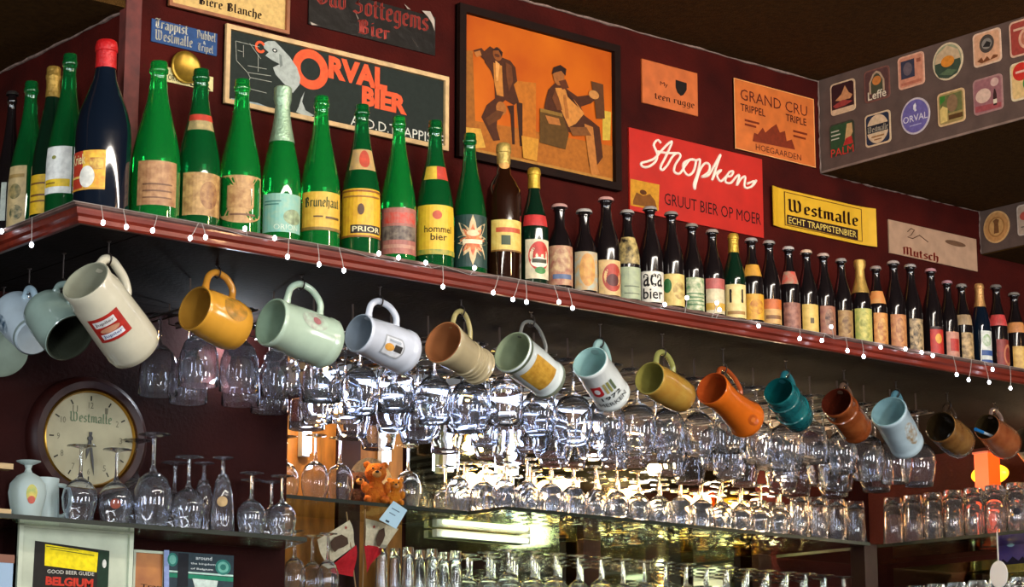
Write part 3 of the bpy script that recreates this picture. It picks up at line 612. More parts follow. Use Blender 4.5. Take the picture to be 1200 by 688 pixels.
# Stropken
s = Sign('beer_sign', 'red sign with white script and a small ochre inset picture', 'sign', 'Y', YW-.001, [(736,150),(892,187),(893,279),(736,247)], .005, mat('red_sign','c02418',.4,var=.2,vscale=15))
s.start(); sc = [[(772,168),(768,165),(764,170),(766,176),(768,182),(766,190),(758,196),(751,196),(749,192),(756,190)],
 [(756,190),(765,186),(774,176),(782,168),(785,168),(778,184),(772,196),(774,200),(780,194)], [(768,178),(779,180),(790,180)],
 [(780,194),(786,184),(792,180),(795,184),(789,194),(788,202),(794,204),(800,196),(806,188),(812,188),(806,188),(799,192),(799,200),(804,206),(810,202),(813,192),(812,188)],
 [(812,190),(818,188),(815,204),(811,216),(812,222),(813,216),(818,200),(824,192),(829,194),(828,202),(820,208)],
 [(820,208),(828,206),(834,196),(842,182),(838,194),(832,212),(836,204),(843,200),(838,206),(842,213),(848,208),(853,202),(857,202),(854,207),(849,208),(848,214),(854,215),(860,208)],
 [(860,208),(864,206),(861,218),(866,210),(871,208),(870,218),(873,221),(880,218),(884,212)], [(873,216),(882,213),(878,220)]]
wm = mat('white_script','f0dcc8',.4,emit=0)
for st in sc:
    pts = smoothpath([Vector(s.L(*p)).to_3d() + Vector((0,0,s.th+.002)) for p in st], 5); s.mb.tube(pts, .0035, wm, 6, flat=1)
s.end('script_lettering')
s.start(); s.text('GRUUT BIER OP MOER',777,240,890,251,'2a0c0c',.03); s.end('lettering')
s.start(); s.poly([(737,210),(771,217),(770,248),(737,241)],'c88a24'); s.poly([(740,236),(744,226),(752,230),(760,228),(766,236),(768,245),(740,240)],'7a4818'); s.ell(752,226,4,3,'5a3010'); s.end('inset_picture')
# Grand Cru
s = Sign('beer_sign', 'orange sign with a castle drawing and dark capitals', 'sign', 'Y', YW-.001, [(859,92),(953,117),(953,195),(859,176)], .005, mat('orange_sign2','cf6a28',.5,var=.25,vscale=25))
s.start(); s.text('GRAND CRU',866,117,944,125,'5a1c14',.02); s.text('TRIPPEL',866,130,895,129,'4a1810',.02); s.text('TRIPLE',919,142,943,140,'4a1810',.02); s.text('HOEGAARDEN',884,176,937,182,'4a1810',.02); s.end('lettering')
s.start(); s.poly([(880,166),(882,156),(886,158),(892,150),(895,156),(902,150),(908,146),(912,156),(918,154),(920,166),(926,164),(930,176),(880,166)],'7a2c14'); s.nrect(.12,.42,.3,.45,'7a2c14'); s.nrect(.12,.36,.26,.39,'7a2c14'); s.nrect(.72,.44,.9,.47,'7a2c14'); s.nrect(.72,.37,.88,.4,'7a2c14'); s.end('castle_drawing')
s.frame(.0022, mat('sign_edge','e09a5c',.5), .0058, 'edge')
# Westmalle
s = Sign('beer_sign', 'curling yellow metal sign with black blackletter above a dark banner', 'sign', 'Y', YW-.001, [(902,218),(1022,247),(1021,289),(902,266)], .004)
m = MB(); N = 16; W, H = s.w/2, s.h; ym = mat('yellow_enamel','dca828',.35,var=.15,vscale=20); vs = []; fs = []
for i in range(N+1):
    t = i/N; zc = .006 + .012*max(0, (t-.8)/.2)**2 + .008*max(0, (.08-t)/.08)
    vs += [(-W+t*2*W, 0, zc), (-W+t*2*W, H, zc), (-W+t*2*W, 0, zc-.003), (-W+t*2*W, H, zc-.003)]
for i in range(N): a = 4*i; b_ = a+4; fs += [(a, b_, b_+1, a+1), (a+2, a+3, b_+3, b_+2), (a, a+2, b_+2, b_), (a+1, b_+1, b_+3, a+3)]
fs += [(0,1,3,2), (4*N, 4*N+2, 4*N+3, 4*N+1)]
m.add(vs, fs, ym); m.build('board', s.root); s.th = .007
s.start(); s.bl('Westmalle',920,248,1003,251,'3a1410'); s.end('lettering')
s.start(); s.poly([(920,252),(1003,270),(1003,282),(920,263)],'2c1410'); s.text('ECHT TRAPPISTENBIER',922,262,1001,272,'e8c860',.01); s.end('banner')
s.start()
for a in ((.12,.92,.88,.935),(.12,.08,.88,.095),(.12,.08,.127,.935),(.873,.08,.88,.935)): s.nrect(*a,'4a2010')
s.end('border_line')
s = Sign('beer_sign', 'faded beige sign with red blackletter, right of the yellow sign', 'sign', 'Y', YW-.001, [(1040,257),(1143,281),(1144,317),(1041,298)], .004, mat('faded_paper','b08a6c',.7,var=.25,vscale=25))
s.start(); s.bl('Mutsch',1056,300,1098,297,'8a2c1c',.12); s.end('lettering')
s.start(); c = [(1062,272),(1066,268),(1070,270),(1066,276),(1062,278),(1068,280),(1076,276),(1086,284)]; s.mb.tube([Vector(s.L(*p)).to_3d()+Vector((0,0,.005)) for p in c], .0012, paint('5a3a28'), 5); s.nell(.75,.72,.12,.08,'6a4a34'); s.end('ornament')
# ================================================================ COASTERS ON THE BEAMS
def rrect(w_, h_, r, n=5, cx=0, cy=0):
    pts = []
    for (sx, sy, a0) in ((1,1,0),(-1,1,90),(-1,-1,180),(1,-1,270)):
        for k in range(n+1):
            a = math.radians(a0+90*k/n); pts.append((cx+sx*(w_/2-r)+r*math.cos(a), cy+sy*(h_/2-r)+r*math.sin(a)))
    return pts
def coaster(label, off, cx, cy, wpx, base, shape, border=None, inner=None):
    # beams face -X; size 94 mm as card coasters
    c = atX(cx, cy, off); d = depth(c); wd = wpx
    s = Sign('beer_coaster', label, 'coaster', 'X', off-.0005, [(cx-1,cy-1),(cx+1,cy-1),(cx+1,cy+1),(cx-1,cy+1)], .0015, None, 'beer coasters stuck on the ceiling beams')
    sz = wd; s.w = sz; s.h = sz; s.cz = c.z-sz/2; s.cu = -c.y
    s.root.matrix_world = Matrix(((0,0,-1,off),(-1,0,0,c.y),(0,1,0,s.cz),(0,0,0,1)))
    m = MB()
    if shape == 'round': pts = [(sz/2*math.cos(2*PI*k/36), sz/2+sz/2*math.sin(2*PI*k/36)) for k in range(36)]
    else: pts = rrect(sz, sz, sz*.12, 5, 0, sz/2)
    m.slab(pts, 0, .0015, paint(border or base)); m.build('card', s.root)
    if border:
        s.start()
        if shape == 'round': s.mb.poly([(x*.9, (y-sz/2)*.9+sz/2) for x, y in pts], s.z(), paint(base))
        else: s.mb.poly([(x*.9, (y-sz/2)*.9+sz/2) for x, y in pts], s.z(), paint(base))
        s.end('printed_face')
    return s
X1 = XB-.0005; cs = .092
s = coaster('square coaster with cream border and dark food photo, first in the upper row', X1, 988, 114, cs, '3a1c1c', 'sq', 'd8b48c'); s.start().npoly([(.2,.45),(.45,.6),(.6,.85),(.75,.6),(.9,.5),(.8,.4),(.4,.4)],'c88858').npoly([(.1,.3),(.5,.42),(.9,.3),(.6,.22),(.2,.2)],'9a3c34').nrect(.06,.05,.94,.17,'d8b48c').end('printed_picture')
s = coaster('brown coaster with arched window emblem, second in the upper row', X1, 1028, 99, cs, '5a3a34', 'sq', '7a4c40'); s.start().npoly([(.2,.25),(.8,.25),(.8,.6),(.65,.85),(.5,.93),(.35,.85),(.2,.6)],'b89878').npoly([(.27,.25),(.73,.25),(.73,.6),(.6,.8),(.5,.86),(.4,.8),(.27,.6)],'4a4a34').nell(.5,.62,.17,.14,'c87838').bl('Beffe' if False else 'leffe'.replace('f','t'),.16,.08,.86,.36,'e0d0b0',.1,True) if False else s.start().npoly([(.2,.25),(.8,.25),(.8,.6),(.65,.85),(.5,.93),(.35,.85),(.2,.6)],'b89878').npoly([(.27,.25),(.73,.25),(.73,.6),(.6,.8),(.5,.86),(.4,.8),(.27,.6)],'4a4a34').nell(.5,.62,.17,.14,'c87838').text('Leffe',.14,.06,.86,.32,'e0d0b0',.03,True); s.end('printed_emblem')
s = coaster('salmon coaster with a dark blue square', X1, 1068, 83, cs, 'd08868', 'sq', 'e0a888'); s.start().nrect(.12,.3,.64,.85,'3a3a48').nell(.38,.58,.17,.2,'6a5a5c').nrect(.72,.7,.88,.82,'a05840').nrect(.12,.1,.88,.18,'b86a50').end('printed_picture')
s = coaster('round coaster with orange disc over a green landscape', X1, 1111, 72, cs*1.12, '9a9a74', 'round', 'd8c098'); s.start().npoly([(.08,.3),(.2,.12),(.5,.04),(.8,.12),(.93,.35),(.9,.55),(.5,.5),(.08,.55)],'3c4a38').npoly([(.07,.5),(.93,.5),(.85,.75),(.5,.93),(.15,.75)],'c8a880').nell(.5,.5,.22,.15,'d8842c').npoly([(.2,.2),(.5,.3),(.8,.2),(.6,.1)],'5a6a4a').end('printed_picture')
s = coaster('cream coaster with a dark round medallion and lettering below', X1, 1157, 56, cs, 'd8a078', 'sq', 'e0b898'); s.start().nell(.5,.6,.26,.27,'4a4038').nell(.5,.6,.18,.16,'8a8074').npoly([(.35,.55),(.5,.7),(.65,.62),(.6,.5)],'2a2420').bl('bruin' if False else 'Bruin'.replace('r','r'),.14,.1,.88,.26,'7a4424',.08,True) if False else s.start().nell(.5,.62,.26,.27,'4a4038').nell(.5,.62,.18,.16,'8a8074').npoly([(.35,.55),(.5,.7),(.65,.62),(.6,.5)],'2a2420').npoly([(.14,.16),(.3,.26),(.36,.14),(.5,.25),(.6,.12),(.72,.24),(.88,.2),(.86,.14),(.7,.12),(.5,.1),(.3,.08)],'7a4424'); s.end('printed_medallion')
s = coaster('red coaster with cream border and pale ring, cut by the right edge', X1, 1201, 43, cs*1.05, 'a04034', 'sq', 'dcb090'); s.start().nell(.6,.45,.3,.3,'d8a080').nell(.6,.45,.22,.22,'b86a50').nell(.6,.5,.12,.14,'e0c098').nrect(.15,.72,.8,.78,'dcb090').end('printed_ring')
s = coaster('dark green coaster with red lettering, first in the lower row', X1, 987, 162, cs, '2c4a2c', 'sq', '3a3a2c'); s.start().text('PALM',.05,-.02,.96,.22,'c83028',.05,True).npoly([(.62,.4),(.72,.9),(.92,.9),(.95,.6),(.8,.4)],'c8a068').npoly([(.55,.25),(.95,.25),(.9,.5),(.65,.45)],'b03028').nrect(.08,.62,.45,.66,'b8b8a0').nrect(.08,.74,.4,.78,'b8b8a0').nrect(.08,.5,.4,.54,'b8b8a0').end('printed_picture')
s = coaster('navy and cream coaster with a dark band across a circle', X1, 1029, 151, cs, '2a3040', 'sq', 'd8b890'); s.start().nell(.5,.5,.42,.44,'d8b890').nrect(.06,.4,.94,.64,'28282c').bl('Westmalle',.1,.42,.9,.62,'e0d0b0',.1,True).nrect(.25,.25,.75,.3,'9a6a3c').nrect(.35,.16,.65,.2,'9a6a3c').end('printed_emblem')
s = coaster('round violet coaster with a small pale fish', X1, 1073, 136, cs*1.1, '6c6098', 'round', 'c8b8b8'); s.start().text('ORVAL',.08,.36,.92,.54,'e0d8d8',.0,True).npoly([(.5,.62),(.44,.7),(.45,.8),(.52,.86),(.55,.78),(.53,.7),(.56,.64)],'e0d8d8').nrect(.3,.24,.7,.27,'a8a0c0').end('printed_emblem')
s = coaster('cream coaster with a brown tree and green corner picture', X1, 1115, 126, cs, 'a08850', 'sq', 'dcb480'); s.start().nrect(.12,.35,.9,.9,'6a6a3c').nell(.55,.62,.2,.26,'8a6a4a').npoly([(.1,.65),(.28,.75),(.3,.9),(.1,.9)],'3c7a2c').npoly([(.1,.1),(.35,.12),(.38,.5),(.2,.6),(.1,.5)],'e0c070').nrect(.4,.14,.92,.28,'5a3c1c').end('printed_picture')
s = coaster('pinkish photographic coaster with a small bottle', X1, 1158, 111, cs*1.05, '9a6464', 'sq', 'a87c74'); s.start().npoly([(.06,.25),(.94,.2),(.94,.06),(.06,.08)],'a04c4c').nell(.35,.5,.26,.2,'d8b49c').npoly([(.68,.15),(.8,.15),(.8,.45),(.76,.6),(.72,.6),(.68,.45)],'3c2420').nrect(.68,.2,.8,.32,'e0d0b0').nell(.75,.8,.14,.12,'d0a898').end('printed_picture')
s = coaster('cream coaster with red and green discs at the right edge', X1, 1203, 93, cs*1.1, 'e0b878', 'sq', 'e0c8a0'); s.start().nell(.35,.74,.26,.24,'c83024').nell(.65,.4,.26,.24,'3a8a3c').nrect(.18,.71,.52,.77,'e8b8a0').nrect(.45,.37,.85,.43,'c0dcc0').end('printed_discs')
X2 = XB+.69-.0005
s = coaster('round cream coaster on the second beam', X2, 1168, 266, cs*1.05, 'c88c50', 'round', 'd8a468'); s.start().nell(.5,.5,.32,.32,'a8703c').nell(.5,.5,.27,.27,'d09858').npoly([(.4,.3),(.6,.3),(.58,.6),(.62,.7),(.5,.76),(.38,.7),(.42,.6)],'7a4c28').end('printed_emblem')
s = coaster('square beige coaster with red mark beside the round one, at the right edge', X2, 1207, 256, cs, 'b89c84', 'sq', 'c8b09c'); s.start().nell(.3,.62,.18,.14,'b85040').nrect(.15,.25,.8,.29,'6a5a4c').end('printed_mark')
# ================================================================ MUGS
def mug(label, Mp, Bp, dr, db, yM=.10, yB=.10, hook0=False, b0=0.130, dy=.02, col='d8d8c8', inner=None, rough=.2, prot=1.0, hw=.0075, hcol=None, hspan=(.88,.38), badges=(), rings=(), shape='straight', bump=0, col2=None, hook=True, hookp=None, var=0, foot=True):
    if not hook0:
        yM, yB = b0-dy, b0+dy
    M_ = atY(Mp[0], Mp[1], yM); B_ = atY(Bp[0], Bp[1], yB); ax = M_-B_; L = ax.length; z = ax.normalized()
    up = Vector((0,0,1)); yv = (up - z*up.dot(z)).normalized(); xv = yv.cross(z)
    Mt = Matrix(((xv.x,yv.x,z.x,B_.x),(xv.y,yv.y,z.y,B_.y),(xv.z,yv.z,z.z,B_.z),(0,0,0,1)))
    s = depth((M_+B_)/2)/FPX; R1 = dr*1.06*s/2; R0 = db*1.03*s/2
    root = thing('beer_mug', label, 'mug', M=Mt, group='stoneware beer mugs hanging under the shelf')
    om = mat('glazed_stoneware', col, rough, var=var or .12, vscale=25, bump=bump, bscale=70, coat=.4, hex2=col2)
    im = mat('glazed_stoneware', inner or col, rough, var=.15, vscale=25, coat=.3)
    if shape == 'straight': P = [(0,.0),(R0*.9,.0),(R0,.05*L),(R0,.12*L),(R0*.97,.14*L),(R0*.97,.2*L),(R0*.6+R1*.4,.5*L),(R1*.96,.9*L),(R1,.93*L),(R1,.985*L)]
    elif shape == 'barrel': P = [(0,0),(R0*.9,0),(R0*1.0,.04*L),(R0*1.06,.2*L),((R0+R1)*.53,.5*L),(R1*1.02,.8*L),(R1*.97,.92*L),(R1,.985*L)]
    elif shape == 'waisted': P = [(0,0),(R0*.95,0),(R0*1.08,.05*L),(R0*1.08,.1*L),(R0*.95,.16*L),(R0*.93,.3*L),(R1*.85,.6*L),(R1*.93,.85*L),(R1,.985*L)]
    else: P = [(0,0),(R0*.8,0),(R0*.97,.03*L),(R0*1.02,.1*L),(R0*1.02,.3*L),(R0*.99,.6*L),(R1*.98,.8*L),(R1*.9,.9*L),(R1*.93,.985*L)]
    P = [list(p) for p in P]
    for zz in rings:
        P = [p for p in P if abs(p[1]/L-zz) > .03]
        rr0 = rad([tuple(q) for q in P], zz*L)
        P += [[rr0, (zz-.022)*L], [rr0*1.07, (zz-.012)*L], [rr0*1.07, (zz+.012)*L], [rr0, (zz+.022)*L]]; P.sort(key=lambda p: p[1])
    P = [tuple(p) for p in P]; rim = P[-1][0]; t = max(.004, rim*.10)
    mb = MB(); outer = P + [(rim-.0015, L)]
    mb.lathe(outer, om, 40)
    mb.lathe([(rim-.0015, L), (rim-t+.001, L), (rim-t, L*.97), (rad(P, .5*L)-t, .5*L), (rad(P, .12*L)-t*1.3, .1*L), (0, .08*L)], im, 40)
    mb.build('body', root, True, angle=50)
    # handle on local +y
    r1 = rad(P, hspan[0]*L); r0 = rad(P, hspan[1]*L); pr = prot*R1
    hp = [(0, r1-.004, hspan[0]*L), (0, r1+pr*.62, (hspan[0]-.02)*L), (0, r1+pr*.97, (hspan[0]*.75+hspan[1]*.25)*L), (0, r1+pr, (hspan[0]+hspan[1])/2*L), (0, (r1+r0)/2+pr*.85, (hspan[0]*.25+hspan[1]*.75)*L), (0, r0+pr*.45, hspan[1]*L*1.02), (0, r0-.004, hspan[1]*L*.96)]
    hpts = smoothpath(hp, 6)
    mb = MB(); mb.tube(hpts, hw, mat('glazed_stoneware', hcol or col, rough, var=.12, vscale=25, coat=.4), 12, rr=[hw*(1.15 if i < 3 or i > len(hpts)-4 else 1) for i in range(len(hpts))]); h_o = mb.build('handle', root, True, angle=80)
    cl = Mt.inverted() @ CAM; az = math.atan2(cl.y, cl.x)
    for bd in badges:
        # (kind, angle centre offset rad, half width rad, v0, v1, colour, items)
        _, ao, hwid, v0, v1, c_, items = bd[:7]; shp = bd[7] if len(bd) > 7 else None; h2 = None
        if isinstance(c_, tuple): c_, h2 = c_
        Rm = rad(P, (v0+v1)/2*L); mb = MB()
        if c_: wrap(mb, P, az+ao, -hwid*Rm, hwid*Rm, v0*L, v1*L, LAB(c_, .3, h2), .0007, shp)
        deco(mb, P, az+ao, 2*hwid*Rm, v0*L, v1*L, items); mb.build('badge', root)
    if hook:
        # the hook is screwed into the shelf above the highest point of the handle's inside
        best = max(range(6, len(hpts)-6), key=lambda i: (Mt @ hpts[i]).z); w_ = Mt @ hpts[best]
        hk(w_, label)
    return root
HOOKM = mat('hook_wire', '2a201c', .45, metal=.5)
hookroots = []
def hk(w_, lb=''):
    lb = lb.replace('hanging ','').split(',')[0]; lb = 'dark cup hook holding the ' + ' '.join(lb.split()[:10])
    r = .011; bz = w_.z - .0; top = ZU
    root = thing('cup_hook', lb, 'hook', loc=(w_.x, w_.y, top), group='cup hooks under the bottle shelf')
    pts = []
    cz = w_.z + .0 - top       # handle centre line
    R = .0125
    pts.append(Vector((0, 0, 0))); pts.append(Vector((0, .0, min(-.001, (cz+R)*.5))))
    for k in range(0, 11):
        a = PI/2 + 2*PI*.62*k/10*1.05
        pts.append(Vector((0, R*math.cos(a)*-1*-1, cz + R*math.sin(a))))
    mb = MB(); mb.tube(pts, .0017, HOOKM, 6); mb.build('wire', root, True)
    mb = MB(); mb.lathe([(0,-.003),(.004,-.002),(.005,0)], HOOKM, 10); mb.build('collar', root, True)
ITEM_JUP = [('r',.0,.0,1,1,'b02418'),('r',.12,.62,.8,.88,'e4e0dc'),('t',.16,.68,.76,.82,'Jupiler','5a3c3c',.01),('r',.14,.12,.82,.34,'e4e4e8'),('t',.18,.16,.78,.3,'Jupiler','4a5a8a',.01),('ell',.2,.36,.8,.58,'c88a68')]
mug('tall off-white mug with a red beer label, nearest the shelf corner', (100,329), (160,411), 62, 64, b0=0.120, dy=.034, col='c9c2aa', inner='9a9a84', shape='tall', prot=.75, hspan=(.93,.45), hw=.010, badges=[('b',-.28,.62,.42,.72,'b02418',ITEM_JUP)])
mug('yellow-orange mug tipped on its hook, second from the shelf corner', (228,361), (278,385), 52, 56, b0=0.165, dy=.012, col='d89a34', inner='a8782c', hcol='d08c30', shape='barrel', prot=.95, hspan=(.85,.25), badges=[('b',.75,.5,.2,.7,('8a6a2c','c88a34'),[],'ell')])
mug('pale mint-green mug with a small grey sketch', (317,377), (386,404), 55, 60, b0=0.130, dy=.005, col='b4c8b0', inner='8ea890', shape='straight', prot=1.0, hspan=(.8,.25), badges=[('b',.75,.4,.3,.72,('9a9a8c','b4c8b0'),[('ell',.3,.3,.7,.6,'a86a6a')],'ell')])
mug('white mug with a small orange and black crest', (420,390), (477,414), 44, 52, b0=0.115, dy=.012, col='cdd2dc', inner='8c98a4', shape='straight', prot=1.05, hspan=(.85,.3), badges=[('b',.0,.55,.3,.78,None,[('shield',.05,.1,.95,.95,'a4a8ac'),('shield',.12,.16,.88,.9,'d8dade'),('ell',.3,.5,.62,.85,'d89a3c'),('r',.36,.2,.64,.5,'2c2824'),('r',.7,.3,.8,.75,'a8b0b8')])])
mug('beige flared mug with ribbed rings near the base', (519,401), (564,432), 50, 40, b0=0.110, dy=.02, col='b0a07c', inner='a0643c', shape='waisted', prot=.95, hspan=(.85,.4), hw=.006, hcol='a89a64', rings=(.1,.2,.3,.4))
mug('white mug with a gold square badge and green-grey rims', (600,412), (645,447), 49, 46, b0=0.115, dy=.018, col='d8e0dc', inner='8c9878', shape='straight', prot=1.0, hspan=(.9,.25), hw=.0045, hcol='6a6a64', badges=[('b',-.02,.72,.28,.80,('c89a3c','a87828'),[]),('b',0,3.1,.0,.1,'7c8470',[]),('b',0,3.1,.92,.97,'5c6450',[])])
mug('white mug with a red shield and 1972 printed on it', (691,424), (719,466), 41, 44, b0=0.125, dy=.028, col='dfe4e0', inner='9cc4c0', hcol='90b0ac', shape='straight', prot=.85, hspan=(.9,.4), hw=.009, badges=[('b',-.05,.85,.18,.72,None,[('shield',.02,.52,.36,.98,'c02428'),('ell',.1,.64,.28,.86,'e8e4e4'),('r',.44,.55,.52,.98,'a89a5c'),('r',.57,.55,.65,.98,'8c8c4c'),('r',.70,.55,.78,.98,'5c6a4c'),('t',.18,.30,.86,.46,'1972','1c2024',.03),('t',.0,.02,.96,.18,'MERKEN','1c2024',.02)])])
mug('mustard-yellow mug with plain smooth sides', (761,443), (800,466), 38, 38, b0=0.120, dy=.022, col='b08a3c', inner='8c8440', hcol='8a8a4c', shape='barrel', prot=.95, hspan=(.85,.35), hw=.0075, col2='a87830')
mug('tall bright orange mug with an embossed swirl', (834,455), (877,494), 39, 42, b0=0.170, dy=.025, col='cf6418', inner='a8481c', hcol='a04a20', shape='waisted', prot=.8, hspan=(.9,.3), hw=.0065, badges=[('b',.25,.3,.12,.32,'b85418',[('ell',.25,.25,.75,.75,'d87028')],'ell')])
mug('teal mug with dark embossed relief', (912,458), (937,492), 35, 36, b0=0.185, dy=.025, col='1c6a6c', inner='0c5050', hcol='2a6e74', shape='barrel', bump=1, prot=.8, hspan=(.9,.4), col2='0f4448', hw=.008, rings=(.75,.35))
mug('reddish-brown mug with a pale rim line, right of the teal mug', (980,471), (1005,505), 36, 38, b0=0.185, dy=.024, col='8a4a24', inner='4c1c10', hcol='6a5040', shape='straight', prot=.75, hspan=(.9,.4), rings=(.72,), col2='6c3014', hw=.007)
mug('white mug with a brown and gold picture on its side', (1041,482), (1064,523), 41, 40, b0=0.210, dy=.024, col='b4c8d0', inner='8ab0b4', hcol='5c8a94', shape='straight', prot=.7, hspan=(.92,.45), hw=.0085, badges=[('b',.55,.4,.25,.8,('8a6a34','b4c8d0'),[],'ell')])
mug('olive-brown mug with a tan rim, left of the smallest mug', (1102,500), (1126,520), 35, 37, b0=0.245, dy=.022, col='8c6434', inner='2c2010', hcol='3c2c20', shape='barrel', prot=.75, hspan=(.85,.35), col2='6c4420')
mug('smallest brown mug at the right, holding a blue marker', (1156,500), (1181,522), 30, 36, b0=0.275, dy=.02, col='a05c34', inner='3a2c18', hcol='8a7064', shape='barrel', prot=.8, hspan=(.85,.35), col2='8a4424', hw=.006)
mug('cream mug cut by the right photo edge', (1199,516), (1226,540), 30, 36, b0=0.290, dy=.02, col='b8a888', inner='5a4a34', shape='barrel', prot=.8, hspan=(.85,.35))
# left-wing mugs
mug('white and blue mug hanging base-forward at the left', (18,366), (40,396), 52, 44, yM=.52, yB=.40, hook0=True, col='c4d4dc', inner='8ca4b0', shape='barrel', prot=.55, hspan=(.75,.2), hcol='a8c0cc', badges=[('b',-.9,.35,.3,.85,('2c4c60','c4d4dc'),[],'ell'),('b',0,3.1,.03,.08,'8c9c98',[])])
mug('grey-green mug hanging mouth-forward behind the tall off-white mug', (82,396), (52,362), 58, 54, yM=.235, yB=.33, hook0=True, col='93a89c', inner='3c4034', shape='barrel', prot=.5, hspan=(.6,.1), hcol='8ca098')
mug('large pale grey-green mug at the far left edge', (-14,384), (6,418), 60, 56, yM=.74, yB=.63, hook0=True, col='94a494', inner='6c7c6c', shape='tall', prot=.6, hspan=(.8,.3))
# marker pen in the smallest mug
p0 = atY(1143, 503, .245); p1 = atY(1162, 511, .265)
pn = thing('marker_pen', 'blue marker pen sticking out of the smallest brown mug', 'pen', loc=p0)
d_ = p1-p0; mb = MB(); mb.tube([Vector((0,0,0)), d_*.45], .005, mat('blue_plastic','1c70b0',.3), 12); mb.build('cap', pn, True)
mb = MB(); mb.tube([d_*.42, d_*1.1], .0042, mat('white_plastic','c8d4dc',.3), 12); mb.build('barrel', pn, True)
# ================================================================ GLASSWARE
def shell(outer, t, bottom):
    """closed thick-walled bowl from an outer profile (z up, mouth last)"""
    inner = [(max(r-t, .0), z) for r, z in outer if z > bottom]
    return outer + [(outer[-1][0]-t*.3, outer[-1][1]+.0006)] + [(r, z) for r, z in inner[::-1]] + [(0, bottom)]
def glass_proto(kind, label, h, R, m=None, group=None, flip=True):
    """built upright then turned upside down: root at the foot-up / rim-down base (rim at z=0)"""
    m = m or CLEAR; root = thing(kind, label, 'glass', loc=(0,0,0), group=group)
    def put(mb, name): 
        if flip: mb.v = [(x, -y, h-z) for x, y, z in mb.v]
        return mb.build(name, root, True, angle=50)
    if kind == 'tulip_glass': bs = .42; B = [(0,bs),(.25,bs+.01),(.62,bs+.07),(.92,bs+.17),(1,bs+.27),(.95,bs+.38),(.80,bs+.50),(.82,1.)]
    elif kind == 'balloon_glass': bs = .40; B = [(0,bs),(.3,bs+.01),(.72,bs+.08),(.95,bs+.20),(1,bs+.30),(.96,bs+.42),(.84,bs+.52),(.78,1.)]
    elif kind == 'chalice_glass': bs = .38; B = [(0,bs),(.35,bs+.01),(.75,bs+.10),(.95,bs+.25),(1,.85),(1,1.)]
    elif kind == 'flute_glass': bs = .22; B = [(0,bs),(.35,bs+.01),(.6,bs+.12),(.8,bs+.3),(.92,.75),(1,1.)]
    elif kind == 'tumbler': bs = 0; B = [(0,.0),(.78,.0),(.82,.03),(.84,.2),(.9,.6),(1,1.)]
    if kind != 'tumbler':
        B = [(a*R, b*h) for a, b in B]; B2 = []
        for (a, b), (c, d) in zip(B[:-1], B[1:]): B2 += [(a, b)]
        B2.append(B[-1])
        mb = MB(); mb.lathe(shell(B2, .0016, (bs+.03)*h), m, 20); put(mb, 'bowl')
        mb = MB(); mb.lathe([(R*.10,.045*h),(.0042,.10*h),(.0038,.25*h),(.0042,(bs-.06)*h),(R*.2,bs*h+.001)], m, 12); put(mb, 'stem')
        mb = MB(); mb.lathe([(0,0),(R*.80,0),(R*.82,.0015),(R*.5,.018*h),(R*.12,.04*h),(0,.05*h)], m, 20); put(mb, 'foot')
    else:
        B = [(a*R, b*h) for a, b in B]
        mb = MB(); mb.lathe(shell(B, .0018, .05*h), m, 20); put(mb, 'bowl')
    return root
used = set()
def place(pr, loc, label=None, rz=0, sc=None):
    if pr.name in used: return copy_tree(pr, loc, rz, label, sc)
    used.add(pr.name); pr.location = loc; pr.rotation_euler = (0, 0, rz)
    if label: pr['label'] = label
    if sc: pr.scale = sc
    return pr
# hanging rack
RK = thing('glass_rack', 'brass and wood hanging rack rails under the shelf holding stemmed glasses', 'glass rack', loc=(0,0,ZU))
lanes = [ .50+.110*i for i in range(23)]
ZF = ZU-.045
for l in lanes:
    y1 = .60 if l < 1.0 else .90
    for sx in (-.014, .014):
        mb = MB(); mb.tube([(l+sx, .295, ZF-.0055), (l+sx, y1, ZF-.0055)], .0025, STEEL, 6); part(mb, 'rail', RK)
    for yy in (.31, y1-.02):
        mb = MB(); mb.tube([(l-.016, yy, ZF-.0055), (l-.046, yy, ZF-.003), (l-.047, yy, ZU)], .0022, DKS, 6); mb.tube([(l-.046, yy, ZF-.003), (l-.014+.0, yy, ZF-.0055)], .0012, DKS, 5); part(mb, 'bracket', RK)
hp = {}
GH = 'stemmed glasses hanging upside down in the rack'
hb = glass_proto('balloon_glass', 'upside-down balloon beer glass hanging in the rack behind the mugs', .215, .051, group=GH)
ht = glass_proto('tulip_glass', 'upside-down tulip beer glass hanging in the rack behind the mugs', .205, .045, group=GH)
hc = glass_proto('chalice_glass', 'upside-down straight-sided chalice glass hanging in the rack behind the mugs', .185, .045, group=GH)
HZ = ZU-.0175
MUGX = [(.42,'yellow-orange mug'),(.62,'mint-green mug'),(.82,'white crest mug'),(1.03,'ribbed beige mug'),(1.22,'gold-badge mug'),(1.45,'1972 mug'),(1.68,'mustard mug'),(1.91,'bright orange mug'),(2.15,'teal mug'),(2.37,'reddish-brown mug'),(2.6,'picture mug'),(2.89,'olive-brown mug'),(3.14,'smallest brown mug'),(3.4,'cream mug at the edge')]
ROW = ['front','second','third','fourth','fifth','rear']
LN = {}
for i, x in enumerate(lanes):
    mi_ = min(range(len(MUGX)), key=lambda k: abs(MUGX[k][0]-x)); LN.setdefault(mi_, []).append(i)
